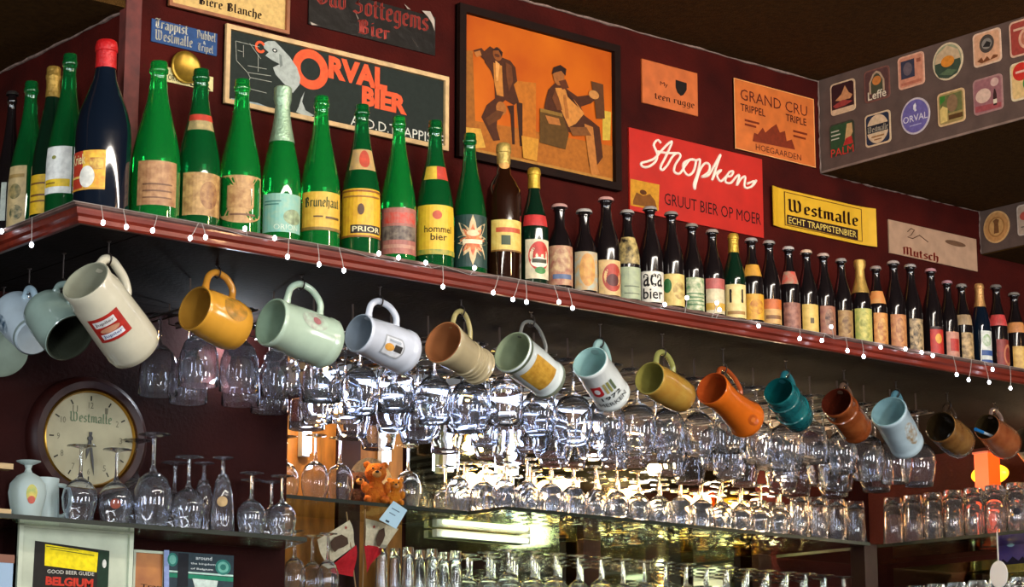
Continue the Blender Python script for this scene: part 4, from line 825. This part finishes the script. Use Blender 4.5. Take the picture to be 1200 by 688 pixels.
for i, x in enumerate(lanes):
    kind = [hb, hb, hb, ht, ht, hc, ht, hb, hc, ht][i % 10] if x > .9 else hc
    hh = {hb: .215, ht: .205, hc: .185}[kind]; nm = {hb: 'balloon', ht: 'tulip', hc: 'chalice'}[kind]
    mi_ = [k for k, v in LN.items() if i in v][0]; pos = LN[mi_].index(i); side = '' if len(LN[mi_]) == 1 else [' to its left', ' to its right', ' farther to its right'][pos]
    for j in range(3):
        yy = .345+.165*j+(.05 if i % 2 and j else 0)
        if x < 1.0 and yy > .60: continue
        place(kind, (x+random.uniform(-.003,.003), yy, ZF-hh-.0035 + .0035), '%s glass hanging in the %s row behind the %s%s' % (nm, ROW[j], MUGX[mi_][1], side))
# ---------------------------------------------------------------- glass shelves
ZA = 1.5+.5475; ZB = 1.5+.727
def gshelf(label, pts, z, th=.010):
    root = thing('glass_shelf', label, 'shelf', loc=(pts[0][0], pts[0][1], z-th))
    q_ = [(p[0]-pts[0][0], p[1]-pts[0][1]) for p in pts]
    mb = MB(); mb.slab(q_, 0, th, SHELFG)
    k_ = mb.mi(EDGEG); mb.m = [0, 0] + [k_]*len(pts); mb.build('pane', root)
    return root
a1 = atZ(355,628,ZA)
sa = gshelf('lower left glass shelf in front of the clock', [(-.3,.49),(.90,.49),(.97,.698),(-.3,.698)], ZA)
sb = gshelf('upper middle glass shelf holding the teddy bears', [(1.20,1.06),(1.83,1.06),(1.83,1.415),(1.05,1.415)], ZB)
sc_ = gshelf('long upper glass shelf packed with upside-down glasses', [(1.835,.90),(3.36,.93),(3.36,1.415),(1.835,1.415)], ZB)
sd = gshelf('right-hand glass shelf turning towards the camera', [(3.43,-1.4),(3.43,1.0),(3.43,1.41),(3.895,1.41),(3.895,-1.4)], ZB)
# lower shelves (partly below the frame)
se = gshelf('lower long glass shelf of glasses below the packed shelf', [(1.2,.95),(3.36,.95),(3.36,1.415),(1.2,1.415)], 1.5+.455)
sf = gshelf('lower right-hand glass shelf at the bottom of the photo', [(3.43,-1.4),(3.43,1.41),(3.895,1.41),(3.895,-1.4)], 1.5+.44)
# posts
PO = DARKW
def post(name, px, y, z0, z1, wd=.035, dp=.03):
    p = atY(px, 640, y); mb = MB(); mb.box(p.x-wd/2, y-dp/2, z0, p.x+wd/2, y+dp/2, z1, PO); return struct(name, mb)
post('trim_8', 690, 1.37, 0, ZB-.011, .07); post('trim_9', 892, 1.37, 0, ZB-.011, .06)
mb = MB(); mb.box(3.365, .96, 0, 3.425, 1.02, ZB+.0, PO); struct('trim_10', mb)
mb = MB(); mb.box(3.84, .33, 0, 3.88, .40, ZB-.011, PO); struct('trim_11', mb)
mb = MB(); mb.box(3.365, 1.03, 0, 3.425, 1.41, ZB-.6, PO); struct('trim_12', mb)
# mirrors
mr = thing('wall_mirror', 'aged mirror behind the packed glass shelves', 'mirror', loc=(2.6,1.418,1.6))
mb = MB(); mb.box(-.72,-.006,0,.74,0,.94, MIRROR); mb.build('mirror_glass', mr)  # upper part, above the shelf, added to double the warm glints
mr2 = thing('wall_mirror', 'mirror on the right side wall below the right-hand shelf', 'mirror', loc=(3.898,.3,1.6))
mb = MB(); mb.box(-.006,-1.2,0,0,1.0,.6, MIRROR); mb.build('mirror_glass', mr2)
# standing glasses -----------------------------------------------
GA = 'upside-down glasses on the lower left shelf'
ta = glass_proto('tulip_glass', 'x', .178, .042, group=GA); tall = glass_proto('balloon_glass', 'x', .212, .045, group=GA)
fa = glass_proto('flute_glass', 'x', .175, .030, group=GA)
for (px, pyb, kind, lb) in [(93,604,ta,'small upside-down tulip glass in front of the clock, left one'),(135,610,ta,'upside-down tulip glass with red badge in front of the clock, right one'),(178,614,tall,'tallest upside-down balloon glass on the lower left shelf'),(158,603,tall,'upside-down balloon glass half hidden behind the tallest one'),
    (220,617,ta,'wide upside-down tulip glass right of the tallest one'),(204,602,ta,'upside-down tulip glass behind the wide one'),(238,606,fa,'narrow upside-down flute standing behind the leaning heart flute'),(260,619,fa,'upside-down flute with a small heart mark'),(294,622,ta,'short upside-down tulip glass near the shelf end'),(295,611,ta,'short upside-down tulip glass behind the one near the shelf end'),(330,624,ta,'upside-down tulip glass at the very end of the lower left shelf'),(318,613,ta,'upside-down tulip glass tucked behind the end one')]:
    p = atZ(px, pyb, ZA); yy = min(p.y, .645)
    yy = .540 if pyb in (604,610,614,617,619,622,624) else .648
    x = atY(px, pyb-10, yy).x
    sc = None
    if 'short' in lb or 'end' in lb: sc = (.82,.82,.82)
    if kind is ta and 'small' in lb: sc = (.95,.95,.95)
    place(kind, (x, yy, ZA), lb, 0, sc)
def print_on(root, R, zc, hexc, k='ell', sz=.012):
    mb = MB(); az = math.atan2(CAM.y-root.location.y, CAM.x-root.location.x)-root.rotation_euler.z
    pr = [(R,0),(R,1)]; wrap(mb, pr, az, -sz, sz, zc-sz, zc+sz, paint(hexc), .0012, k); mb.build('badge', root)
for o in list(COL.objects):
    if o.get('label', '').startswith('upside-down tulip glass with red badge'): print_on(o, .0375, .045, 'b04a28')
    if o.get('label', '').startswith('upside-down flute with a small heart'): print_on(o, .027, .07, 'b89a6c')
# frosted goblet and pitcher
fg = thing('frosted_goblet', 'frosted glass goblet with fruit print at the left end of the lower shelf', 'glass', loc=(atY(31,600,.55).x, .55, ZA))
mb = MB(); mb.lathe([(.022,0),(.030,.004),(.037,.03),(.041,.055),(.038,.075),(.024,.092),(.009,.100),(.006,.108),(.009,.116),(.026,.1235),(.027,.125),(0,.125)], FROST, 28); mb.build('bowl', fg, True)
mb = MB(); mb2 = None
az = math.atan2(CAM.y-.55, CAM.x-fg.location.x)
pr = [(.022,0),(.030,.004),(.037,.03),(.041,.055),(.038,.075),(.024,.092)]
wrap(mb, pr, az+.25, -.012, .012, .03, .07, LAB('c8b04c', h2='8a9a4c'), .0008, 'ell'); wrap(mb, pr, az+.25, -.008, .008, .028, .045, LAB('b04a34'), .0012, 'ell'); mb.build('fruit_print', fg)
fp = thing('frosted_jug', 'frosted glass jug with a round handle beside the frosted goblet', 'jug', loc=(atY(50,600,.62).x, .62, ZA))
mb = MB(); mb.lathe([(0,0),(.036,0),(.037,.01),(.033,.09),(.034,.1),(.032,.1),(.031,.09),(.034,.012),(0,.01)], FROST, 28); mb.build('body', fp, True)
mb = MB(); dv = Vector((.77,-.64,0)); mb.tube(smoothpath([dv*.032+Vector((0,0,.085)), dv*.052+Vector((0,0,.08)), dv*.060+Vector((0,0,.05)), dv*.050+Vector((0,0,.02)), dv*.034+Vector((0,0,.015))], 5), .005, FROST, 10); mb.build('handle', fp, True)
wb = thing('wooden_rack', 'small pale wooden rack cut by the left photo edge', 'rack', loc=(atY(0,598,.5).x-.04, .51, ZA))
PW = mat('pale_wood','b89a68',.5,var=.3,vscale=20,stretch=(1,8,8))
mb = MB(); mb.box(-.03,0,0,.072,.03,.012,PW); mb.build('shelf_board', wb); mb = MB(); mb.box(-.03,0,.098,.072,.03,.11,PW); mb.build('shelf_board', wb); mb = MB(); mb.box(.030,.002,.012,.036,.028,.098,PW); mb.build('upright', wb)
# glasses on the middle shelf
GB = 'upside-down glasses on the middle glass shelf'
gb = glass_proto('balloon_glass', 'x', .178, .038, group=GB)
for px, lb in [(334,'upside-down balloon glass at the left end of the middle shelf'),(369,'upside-down balloon glass second on the middle shelf'),(398,'upside-down balloon glass with a star mark left of the bears'),(478,'upside-down balloon glass with a star mark right of the bears'),(537,'upside-down balloon glass near the corner of the middle shelf')]:
    yy = 1.13 if px > 340 else 1.2
    place(gb, (atY(px, 570, yy).x, yy, ZB), lb, 0)
for o in list(COL.objects):
    if 'star mark' in o.get('label', ''): print_on(o, .034, .045, 'e0b838', 'star', .008)
# packed shelf C, shelf D, lower shelves
ORD = ['first','second','third','fourth','fifth','sixth','seventh','eighth','ninth','tenth','eleventh','twelfth','thirteenth','fourteenth','fifteenth','sixteenth','seventeenth','eighteenth']
GC = 'upside-down glasses packed on the long glass shelf'
c1 = glass_proto('tulip_glass', 'upside-down tulip glass on the long packed glass shelf', .150, .036, group=GC)
c2 = glass_proto('chalice_glass', 'upside-down chalice glass on the long packed glass shelf', .140, .040, group=GC)
c3 = glass_proto('tumbler', 'upside-down tumbler on the long packed glass shelf', .130, .036, group=GC)
for i in range(18):
    for j in range(4):
        x = 1.885+.085*i; y = .965+.09*j
        k = [c1, c2, c1, c1, c2, c1][(i//2+j) % 6] if i < 14 else [c3, c2][j % 2]
        place(k, (x+random.uniform(-.003,.003), y, ZB), 'upside-down %s on the long packed shelf, %s row, %s from its left end' % ({c1:'tulip glass',c2:'chalice glass',c3:'tumbler'}[k], ROW[j], ORD[i]))
GE = 'upside-down glasses on the lower long shelf'
e1 = glass_proto('chalice_glass', 'upside-down chalice glass on the lower long shelf', .165, .040, group=GE)
e2 = glass_proto('tulip_glass', 'upside-down tulip glass on the lower long shelf', .165, .038, group=GE)
for i in range(17):
    for j in range(4):
        place([e1, e2][(i+j) % 2], (1.93+.086*i, 1.0+.092*j, 1.955), 'upside-down %s on the lower long shelf, %s row, %s from its left end' % (['chalice glass','tulip glass'][(i+j) % 2], ROW[j], ORD[i]))
GD = 'upside-down tumblers on the right-hand shelf'
g1 = glass_proto('tumbler', 'upside-down straight tumbler on the right-hand glass shelf', .150, .036, group=GD)
first = None
for i in range(14):
    for j in range(4):
        y = .93-.082*i; x = 3.475+.09*j
        if i <= 2 and j == 3: continue
        o = place(g1, (x, y, ZB), 'upside-down tumbler on the right-hand shelf, %s row, %s from the corner post' % (ROW[j], ORD[i]))
        if i == 6 and j == 0: first = o
g2 = glass_proto('tumbler', 'upside-down tumbler on the lower right-hand shelf', .15, .036, group='upside-down tumblers on the lower right-hand shelf')
for i in range(8):
    for j in range(3): place(g2, (3.475+.09*j, .93-.082*i, 1.94), 'upside-down tumbler on the lower right-hand shelf, %s row, %s from the corner post' % (ROW[j], ORD[i]))
# tall narrow glasses below the middle shelf and carafes
gt = glass_proto('tumbler', 'tall narrow upside-down glass in the row below the middle shelf', .165, .019, group='tall narrow glasses below the middle shelf')
for n_, px in enumerate((447,463,478,492,506,520,534)):
    yy = 1.12+.05*(n_ % 2); place(gt, (atY(px, 680, yy).x, yy, 1.955), 'tall narrow upside-down glass below the middle shelf, %s from the left in its row' % ORD[n_])
gl = glass_proto('balloon_glass', 'x', .17, .030, group='upside-down wine glasses at the lower middle')
for px, lb in ((345,'upside-down wine glass, left one of three under the shelf end'),(366,'upside-down wine glass, middle one of three under the shelf end'),(384,'upside-down wine glass, right one of three beside the flag')):
    yy = 1.07 if px == 366 else 1.0; place(gl, (atY(px, 670, yy).x, yy, 1.955), lb, 0)
# ================================================================ CLOCK
pc = atY(105, 514, .66); ck = thing('wall_clock', 'round cream wall clock with dark wooden rim and green lettering', 'clock')
an = math.radians(6)
nrm = Vector((-math.sin(an), -math.cos(an), 0)); ux = Vector((math.cos(an), -math.sin(an), 0))
pc = atY(105, 514, .665)
ck.matrix_world = Matrix(((ux.x,0,nrm.x,pc.x),(ux.y,0,nrm.y,pc.y),(0,1,0,pc.z),(0,0,0,1)))
Rf = .109
mb = MB(); mb.lathe([(Rf*1.34,-.06),(Rf*1.34,-.012),(Rf*1.29,.004),(Rf*1.2,.012),(Rf*1.06,.010),(Rf*1.02,.0)], mat('mahogany','2c0c08',.45,spec=.25,var=.3), 56); mb.lathe([(0,-.06),(Rf*1.34,-.06)], DARKW, 56); mb.build('case', ck, True)
mb = MB(); mb.lathe([(Rf*1.04,.006),(Rf*1.0,.010),(Rf*.97,.002)], BRASS, 56); mb.build('bezel', ck, True)
mb = MB(); mb.lathe([(Rf*1.03,.001),(0,.001)][::-1], mat('aged_dial','9c9474',.6,var=.2,vscale=14), 56); mb.build('dial', ck)
mb = MB()
dk = paint('2c2820')
for k in range(12):
    a = PI/2-k*PI/6; c_, s_ = math.cos(a), math.sin(a)
    p = Vector((c_, s_))*Rf*.90; q = Vector((c_, s_))*Rf*.80; e = Vector((-s_, c_))*.0016
    mb.poly([p-e, q-e, q+e, p+e], .0018, dk)
    vs, fs = text_polys(str(k or 12), .0); c2_ = Vector((c_, s_))*Rf*.70; hh = .014; ww = .012 if k > 9 or k == 0 else .007
    m1 = MB(); m1.add([(c2_.x+(v[0]-.5)*ww, c2_.y+(v[1]-.5)*hh, .0018) for v in vs], fs, paint('6a6450')); m1.build('numeral', ck)
mb.build('minute_marks', ck)
mb = MB()
for q in bl_quads('Westmalle', .08): mb.poly([(-.052+v[0]*.104, .036+v[1]*.024) for v in q], .0021, paint('6c8060'))
mb.build('lettering', ck)
for nm, a, l_, w2 in (('hour_hand', -100, .05, .004), ('minute_hand', -82, .085, .003)):
    a = math.radians(a); d = Vector((math.cos(a), math.sin(a))); e = Vector((-d.y, d.x))*w2
    mb = MB(); mb.slab([-d*.015-e*.5, d*l_*.6-e, d*l_, d*l_*.6+e, -d*.015+e*.5], .004, .005, BLACK); mb.build(nm, ck)
mb = MB(); mb.lathe([(0,.007),(.006,.006),(.006,.002)][::-1], BLACK, 16); mb.build('hub', ck, True)
# ================================================================ LOWER LEFT PICTURES
PALE = mat('pale_painted_wood','b8c0a8',.5,var=.2,vscale=20)
s = Sign('framed_picture', 'pale green-white frame around a black, yellow and red book cover', 'picture', 'Y', .60, [(20,607),(152,627),(150,730),(14,720)], .008, PALE)
s.frame(.010, mat('cream_frame','c0c8b0',.45,var=.2), .016)
s.start(); s.poly([(39,634),(126,646),(122,740),(33,740)],'1c1814'); s.poly([(51,638),(113,648),(111,671),(50,663)],'f0d808'); s.poly([(113,645),(126,647),(124,700),(111,700)],'14301f'); s.poly([(52,640),(90,645),(90,646),(52,641)],'6a6a14'); s.poly([(57,643),(108,651),(108,652),(57,644)],'6a6a14'); s.ell(120,661,2.4,5,'d8d8d0'); s.end('book_cover')
s.start(); s.text('GOOD BEER GUIDE',53,672,108,671,'c8c4b8',.01); s.text('BELGIUM',51,686,107,679,'c83420',.05); s.end('lettering')
s = Sign('framed_picture', 'narrow orange-brown picture in a pale frame, right of the book frame', 'picture', 'Y', .62, [(153,643),(191,648),(191,730),(153,725)], .006, mat('amber_print','8a4a18',.5,var=0,hex2='b8742c',vscale=12))
s.frame(.006, PALE, .010); s.start(); s.text('Trap',163,690,188,686,'2c1408',.02); s.end('lettering')
s = Sign('card_sign', 'green and black card sign with two round teal emblems', 'sign', 'Y', .61, [(191,645),(272,652),(272,730),(191,722)], .004, paint('2c3c44'))
s.start(); s.poly([(191,668),(272,674),(272,676),(191,670)],'b8d8cc'); s.poly([(191,671),(272,677),(272,682),(191,676)],'1c7a5c'); s.poly([(191,645),(197,645),(197,725),(191,722)],'8a9ac8'); s.poly([(208,648),(220,649),(219,688),(206,688)],'141820'); s.ell(201,656,6,8,'2c7a70'); s.ell(201,656,4,5.5,'6cb0a0'); s.ell(260,665,9,9,'2c7a70'); s.ell(260,665,6.5,6.5,'6cb0a0'); s.ell(260,665,3.5,3.5,'2c7a70'); s.poly([(224,678),(254,681),(250,700),(230,700)],'c8d8d0'); s.end('printed_bands')
s.start(); s.text('around',228,656,247,653,'d8e0e0',.02); s.text('the kingdom',222,662,251,661,'d8e0e0',.01); s.text('of Belgium',222,668,248,667,'d8e0e0',.01); s.end('lettering')
bx = thing('blue_carton', 'pale blue carton cut by the left edge below the shelf', 'box', loc=(atY(2,690,.58).x-.05, .58, 1.84)); 
mb = MB(); mb.box(0,0,0,.075,.08,.125,mat('pale_blue_card','8fa8c0',.6)); mb.build('carton', bx); mb = MB(); mb.box(-.002,-.001,.112,.077,.081,.130,mat('brown_lid','7a4a34',.6)); mb.build('lid', bx)
mb = MB(); mb.box(-1.4,.50,1.70,.9,.69,1.83, DARKW); struct('trim_13', mb)
# ================================================================ BEARS
def bear(label, px, py, yv, sc, col, col2):
    p = atY(px, py, yv); root = thing('teddy_bear', label, 'toy', loc=(p.x, yv, ZB)); root.scale = (sc, sc, sc); root.rotation_euler = (0,0,math.radians(-30))
    F = mat('plush', col, .95, var=0, hex2=col2, vscale=60, bump=1, bscale=300)
    mb = MB()
    for c, r, q in [((0,0,.035),.030,(1,.85,1.15)),((0,-.004,.088),.029,(1.05,.95,.95)),((-.024,0,.110),.0105,(1,.6,1)),((.024,0,.110),.0105,(1,.6,1)),((-.024,-.028,.012),.0125,(.9,1.7,.9)),((.024,-.028,.012),.0125,(.9,1.7,.9)),((-.031,-.014,.047),.010,(1,1.2,1.6)),((.031,-.014,.047),.010,(1,1.2,1.6))]:
        mb.ball(c, r, F, 16, 10, q)
    o = mb.build('body', root, True)
    rm = o.modifiers.new('r', 'REMESH'); rm.mode = 'VOXEL'; rm.voxel_size = .0022; rm.use_smooth_shade = True
    tx = bpy.data.textures.new('fur', 'CLOUDS'); tx.noise_scale = .006; dm = o.modifiers.new('d', 'DISPLACE'); dm.texture = tx; dm.strength = .004
    mb = MB(); mb.ball((0,-.031,.082), .012, mat('plush_muzzle','d8954c',.95,bump=.6,bscale=200), 14, 8, (1.1,.8,.85)); mb.build('muzzle', root, True)
    mb = MB(); mb.ball((0,-.041,.087), .0042, BLACK, 10, 6, (1.3,.7,.9)); mb.build('nose', root, True)
    for sx in (-1, 1): mb = MB(); mb.ball((sx*.011,-.030,.098), .0028, BLACK, 10, 6); mb.build('eye', root, True)
    return root
bear('orange teddy bear sitting on the middle glass shelf, the larger one', 440, 578, 1.11, 1.0, 'c85a08', 'e07c14')
bear('small orange bear at the right side of the larger one', 463, 578, 1.10, .66, 'd87a10', 'e08c1c')
bear('dark brown bear leaning behind the left of the orange bear', 421, 570, 1.215, .9, '3c2014', '5a3420')
# straw hat shape behind the bears
sx_ = atY(446, 540, 1.24); bk = thing('woven_basket', 'cream woven basket standing on edge behind the bears', 'basket', loc=(sx_.x-.01, 1.275, ZB))
mb = MB(); an = math.radians(-30)
prf = [(.0,-.03),(.042,-.026),(.062,-.012),(.074,.0),(.078,.004)]
mb.lathe(prf, mat('straw','e0c498',.8,var=.4,vscale=80,bump=1,bscale=150), 36); mb.v = [(x*1.0, -z, y+.0785) for x, y, z in mb.v]; mb.build('weave', bk, True)
# tag card
s = Sign('price_card', 'tilted pale blue card stuck to the middle shelf edge', 'card', 'Y', 1.045, [(444,587),(477,587),(477,620),(444,620)], .001)
s.start(); s.mb.slab([s.L(461,587), s.L(477,598), s.L(464,620), s.L(444,609)], 0, .001, mat('pale_blue_card2','b4d4e0',.6)); s.end('card_sheet')
s.n = 1; s.start(); s.mb.poly([s.L(459,595), s.L(468,600), s.L(467.5,601), s.L(458.5,596)], .002, paint('6a8090')); s.mb.poly([s.L(456,600), s.L(463,604), s.L(462.5,605), s.L(455.5,601)], .002, paint('6a8090')); s.mb.poly([s.L(452,609), s.L(456,611), s.L(455,613), s.L(451,611)], .002, paint('2c3c48')); s.end('printed_lines')
# flags
def flag(label, quad, red, star, bearp, stick, yv):
    s = Sign('small_flag', label, 'flag', 'Y', yv, [(360,600),(470,600),(470,690),(360,690)], .0)
    s.start(); N = 8
    def q(u, v, Q): 
        a = Vector(s.L(*Q[0])).lerp(Vector(s.L(*Q[1])), u); b_ = Vector(s.L(*Q[3])).lerp(Vector(s.L(*Q[2])), u); r = a.lerp(b_, v); return (r.x, r.y, .006*math.sin(u*5+v*2)+.01)
    for Q, c_ in ((quad, 'd0c4a4'), (red, 'b01c24')):
        vs = [q(i/N, j/N, Q) for j in range(N+1) for i in range(N+1)]; fs = [(j*(N+1)+i, j*(N+1)+i+1, (j+1)*(N+1)+i+1, (j+1)*(N+1)+i) for j in range(N) for i in range(N)]
        s.mb.add(vs, fs, paint(c_, .8))
    s.end('cloth')
    s.start(); s.mb.poly([s.L(*p) for p in bearp], .0175, paint('4a3424'));
    c = s.L(*star); s.mb.poly([(c[0]+(.006 if k % 2 == 0 else .0025)*math.cos(PI/2+k*PI/5), c[1]+(.006 if k % 2 == 0 else .0025)*math.sin(PI/2+k*PI/5)) for k in range(10)], .0175, paint('a03428')); s.end('bear_and_star')
    s.start(); a, b_ = s.L(*stick[0]), s.L(*stick[1]); s.mb.tube([(a[0],a[1],.004),(b_[0],b_[1],.004)], .0018, mat('flag_stick','8a6a44',.6), 6); s.end('stick')
flag('left small white flag with a bear and a red lower stripe, drooping left', [(407,610),(415,640),(381,663),(368,633)], [(415,639),(413,676),(388,672),(386,662)], (401,619), [(383,636),(388,630),(396,627),(403,631),(404,638),(398,642),(392,644),(388,648),(384,643)], [(405,600),(416,690)], 1.10)
flag('right small white flag with a bear and a red stripe, drooping right', [(426,608),(466,620),(448,643),(424,640)], [(424,639),(448,642),(442,650),(426,672)], (434,618), [(440,622),(446,619),(447,628),(444,636),(440,642),(437,640),(436,632)], [(427,597),(424,690)], 1.12)
# ================================================================ ORANGE LAMP, WHITE DISC, BADGE
pl = atX(1158, 575, 3.74)
lp = thing('orange_lamp', 'glowing orange box lantern at the right behind the tumblers', 'lamp', loc=(3.74, pl.y, ZB))
hz = atX(1158, 530, 3.74).z-ZB
mb = MB(); mb.box(-.03,-.028,0,.03,.028,hz, mat('orange_shade','e04808',.5,emit=.55,emitc='e83c04')); mb.build('shade', lp)
mb = MB(); mb.box(-.034,-.032,-.0,.034,.032,.012,DARKW); mb.box(-.034,-.032,hz-.006,.034,.032,hz,mat('orange_trim','a03008',.4)); mb.build('shade_frame', lp)
lp2 = thing('glowing_globe', 'yellow glowing lamp globe behind the orange lantern', 'lamp', loc=(3.82, atX(1160,556,3.82).y, atX(1160,556,3.82).z))
mb = MB(); mb.ball((0,0,0), .042, mat('yellow_globe','f0b030',.4,emit=2.0,emitc='ffa818'), 24, 14, (.8,1.75,.8)); mb.build('globe', lp2, True); mb = MB(); mb.tube([(0,0,-.03),(0,0,ZB-atX(1160,556,3.82).z)], .008, BRASS, 10); mb.build('stand', lp2, True)
pw = atX(1168, 673, 3.40)
wd = thing('white_disc', 'white oval disc hanging on a white cord from the right-hand shelf', 'disc', loc=(3.41, pw.y, pw.z))
mb = MB(); mb.lathe([(0,.002),(.034,.002),(.036,0),(.034,-.002),(0,-.002)][::-1], mat('white_card','d8d4d0',.5), 32); mb.v = [(-z, x*.95, y*1.15) for x, y, z in mb.v]; mb.build('disc', wd, True)
mb = MB(); mb.tube([(0,0,.04),(0,0,ZB-pw.z)], .002, mat('white_cord','c8c0b8',.7), 8); mb.build('cord', wd, True)
if first is not None:
    print_on(first, .0335, .06, '24242c', 'ell', .011)
s = Sign('framed_picture', 'purple and blue night picture at the bottom right corner', 'picture', 'X', 3.70, [(1171,628),(1204,622),(1204,668),(1171,673)], .004, mat('purple_print','3a2c78',.4,hex2='5a3c6c',vscale=12))
s.start(); s.nell(.45,.75,.16,.1,'a8c4e8'); s.nrect(.0,.0,1,.22,'7a6a2c'); s.npoly([(0,.2),(.15,.36),(.3,.26),(.5,.4),(.7,.28),(.85,.38),(1,.24),(1,.2)],'241a2c'); s.end('printed_skyline')
# ochre panels behind the middle shelf
for i, (x0, x1, mm) in enumerate([(.985,1.34,OCHRE),(1.345,1.40,DARKW),(1.405,1.62,OCHRE),(1.625,1.70,DARKW),(1.705,1.86,OCHRE)]):
    mb = MB(); mb.box(x0, 1.405-(.012 if mm is DARKW else 0), 1.0, x1, 1.42, 2.5, mm); struct('trim_%d' % (14+i), mb)
# lamps inside the bar back, most of them added to brighten the glassware
def added_bulb(label, loc, power, col, r=.018):  # small made-up lamp with its own point light, added to brighten nearby glass
    root = thing('added_lamp', label, 'lamp', loc=loc, group='small lamps added inside the bar back')
    mb = MB(); mb.lathe([(0,-.012),(r,-.012),(r*1.2,0),(0,0)], BRASS, 16); mb.build('holder', root, True)
    mb = MB(); mb.ball((0,0,-.022), r*.7, mat('warm_bulb','ffdca0',.3,emit=60,emitc='ffc070'), 12, 8); mb.build('lamp_bulb', root, True)
    point((loc[0], loc[1], loc[2]-.05), power, col, .02)
for i, (x, y_, p_) in enumerate([(2.35,1.12,4.5),(3.15,1.12,5)]): added_bulb(['left','right'][i] + ' small warm lamp added above the packed glass shelf', (x, y_, ZU-.001), p_, (1, .72, .42))  # added for a warm glow among the packed glasses
for i, x in enumerate((2.15, 2.45, 2.75, 3.05, 3.3)):  # inferred lamp behind the glasses, row extended to brighten the darker ones
    g_ = thing('globe_lamp', ORD[i] + ' warm globe lamp from the left, behind the packed glasses', 'lamp', loc=(x, 1.372, ZB+.145), group='warm globe lamps behind the packed glasses')
    mb = MB(); mb.ball((0,0,0), .031, mat('warm_globe','ffdca0',.3,emit=34,emitc='ffb468'), 20, 12); mb.build('globe', g_, True)
    mb = MB(); mb.lathe([(0,-.145),(.02,-.145),(.02,-.135),(.008,-.13),(.008,-.02)], BRASS, 16); mb.build('stand', g_, True)
    point((x, 1.31, ZB+.13), 6, (1, .74, .45), .02)
added_bulb('small warm lamp added above the teddy bears', (1.45, 1.2, ZU-.001), 4.5, (1, .66, .3))  # added to give the wall behind the bears a golden glow
added_bulb('small warm lamp added above the right-hand shelf', (3.66, .35, ZU-.001), 6, (1, .7, .4))  # added to warm and brighten the tumblers

# cool tube lamp under the shelf behind the hanging glasses
tl = thing('light_tube', 'white fluorescent tube lamp under the shelf behind the hanging glasses', 'lamp', loc=(1.75, .975, ZU))
mb = MB(); mb.box(-.50,-.02,-.022,.50,.02,0, mat('white_enamel','c8ccd0',.4)); mb.build('housing', tl)
mb = MB(); mb.tube([(-.48,0,-.034),(.48,0,-.034)], .012, mat('lit_tube','dfe8ff',.3,emit=5,emitc='d4e2ff'), 12); mb.build('tube', tl, True)

bt = thing('light_tube', 'slim pale light tube added under the long packed glass shelf', 'lamp', loc=(2.15, 1.385, ZB-.03))  # added glow standing in for a pale reflection below the shelf
mb = MB(); mb.box(-.18,-.004,-.006,.18,.018,.016, mat('white_enamel','c8ccd0',.4)); mb.build('housing', bt)
mb = MB(); mb.tube([(-.16,-.012,.002),(.16,-.012,.002)], .007, mat('soft_tube','e4ecd8',.3,emit=3,emitc='e4f0b8'), 10); mb.build('tube', bt, True)
added_bulb('small warm lamp added under the right-hand glass shelf', (3.72, .55, ZB-.011), 6, (1, .9, .7), .014)  # added to brighten the dark area below this shelf

bt = thing('light_tube', 'slim pale light tube added under the right-hand glass shelf', 'lamp', loc=(3.875, .45, ZB-.045))  # added to show as a pale streak in front of the side mirror
mb = MB(); mb.box(.0,-.28,-.01,.02,.28,.034, mat('white_enamel','c8ccd0',.4)); mb.build('housing', bt)
mb = MB(); mb.tube([(-.012,-.25,.0),(-.012,.25,.0)], .009, mat('soft_tube2','e4ecd8',.3,emit=2.2,emitc='d8f0e0'), 10); mb.build('tube', bt, True)
added_bulb('small cool lamp added above the left hanging glasses', (.78, .655, ZU-.001), 3, (.8, .9, 1), .010)  # added to brighten the dim left cluster

for i, x in enumerate((1.50, 1.78, 2.02, 2.26)):  # upright tubes added for vertical bright streaks in the glasses
    vt = thing('light_tube', ORD[i] + ' upright white light tube from the left, added behind the hanging glasses', 'lamp', loc=(x, 1.385, ZB+.17), group='upright light tubes added behind the hanging glasses')
    mb = MB(); mb.box(-.012,-.004,-.01,.012,.018,.165, mat('white_enamel','c8ccd0',.4)); mb.build('housing', vt)
    mb = MB(); mb.tube([(0,-.012,0),(0,-.012,.155)], .011, mat('lit_tube_upright','dfe8ff',.3,emit=15,emitc='d4e2ff'), 12); mb.build('tube', vt, True)
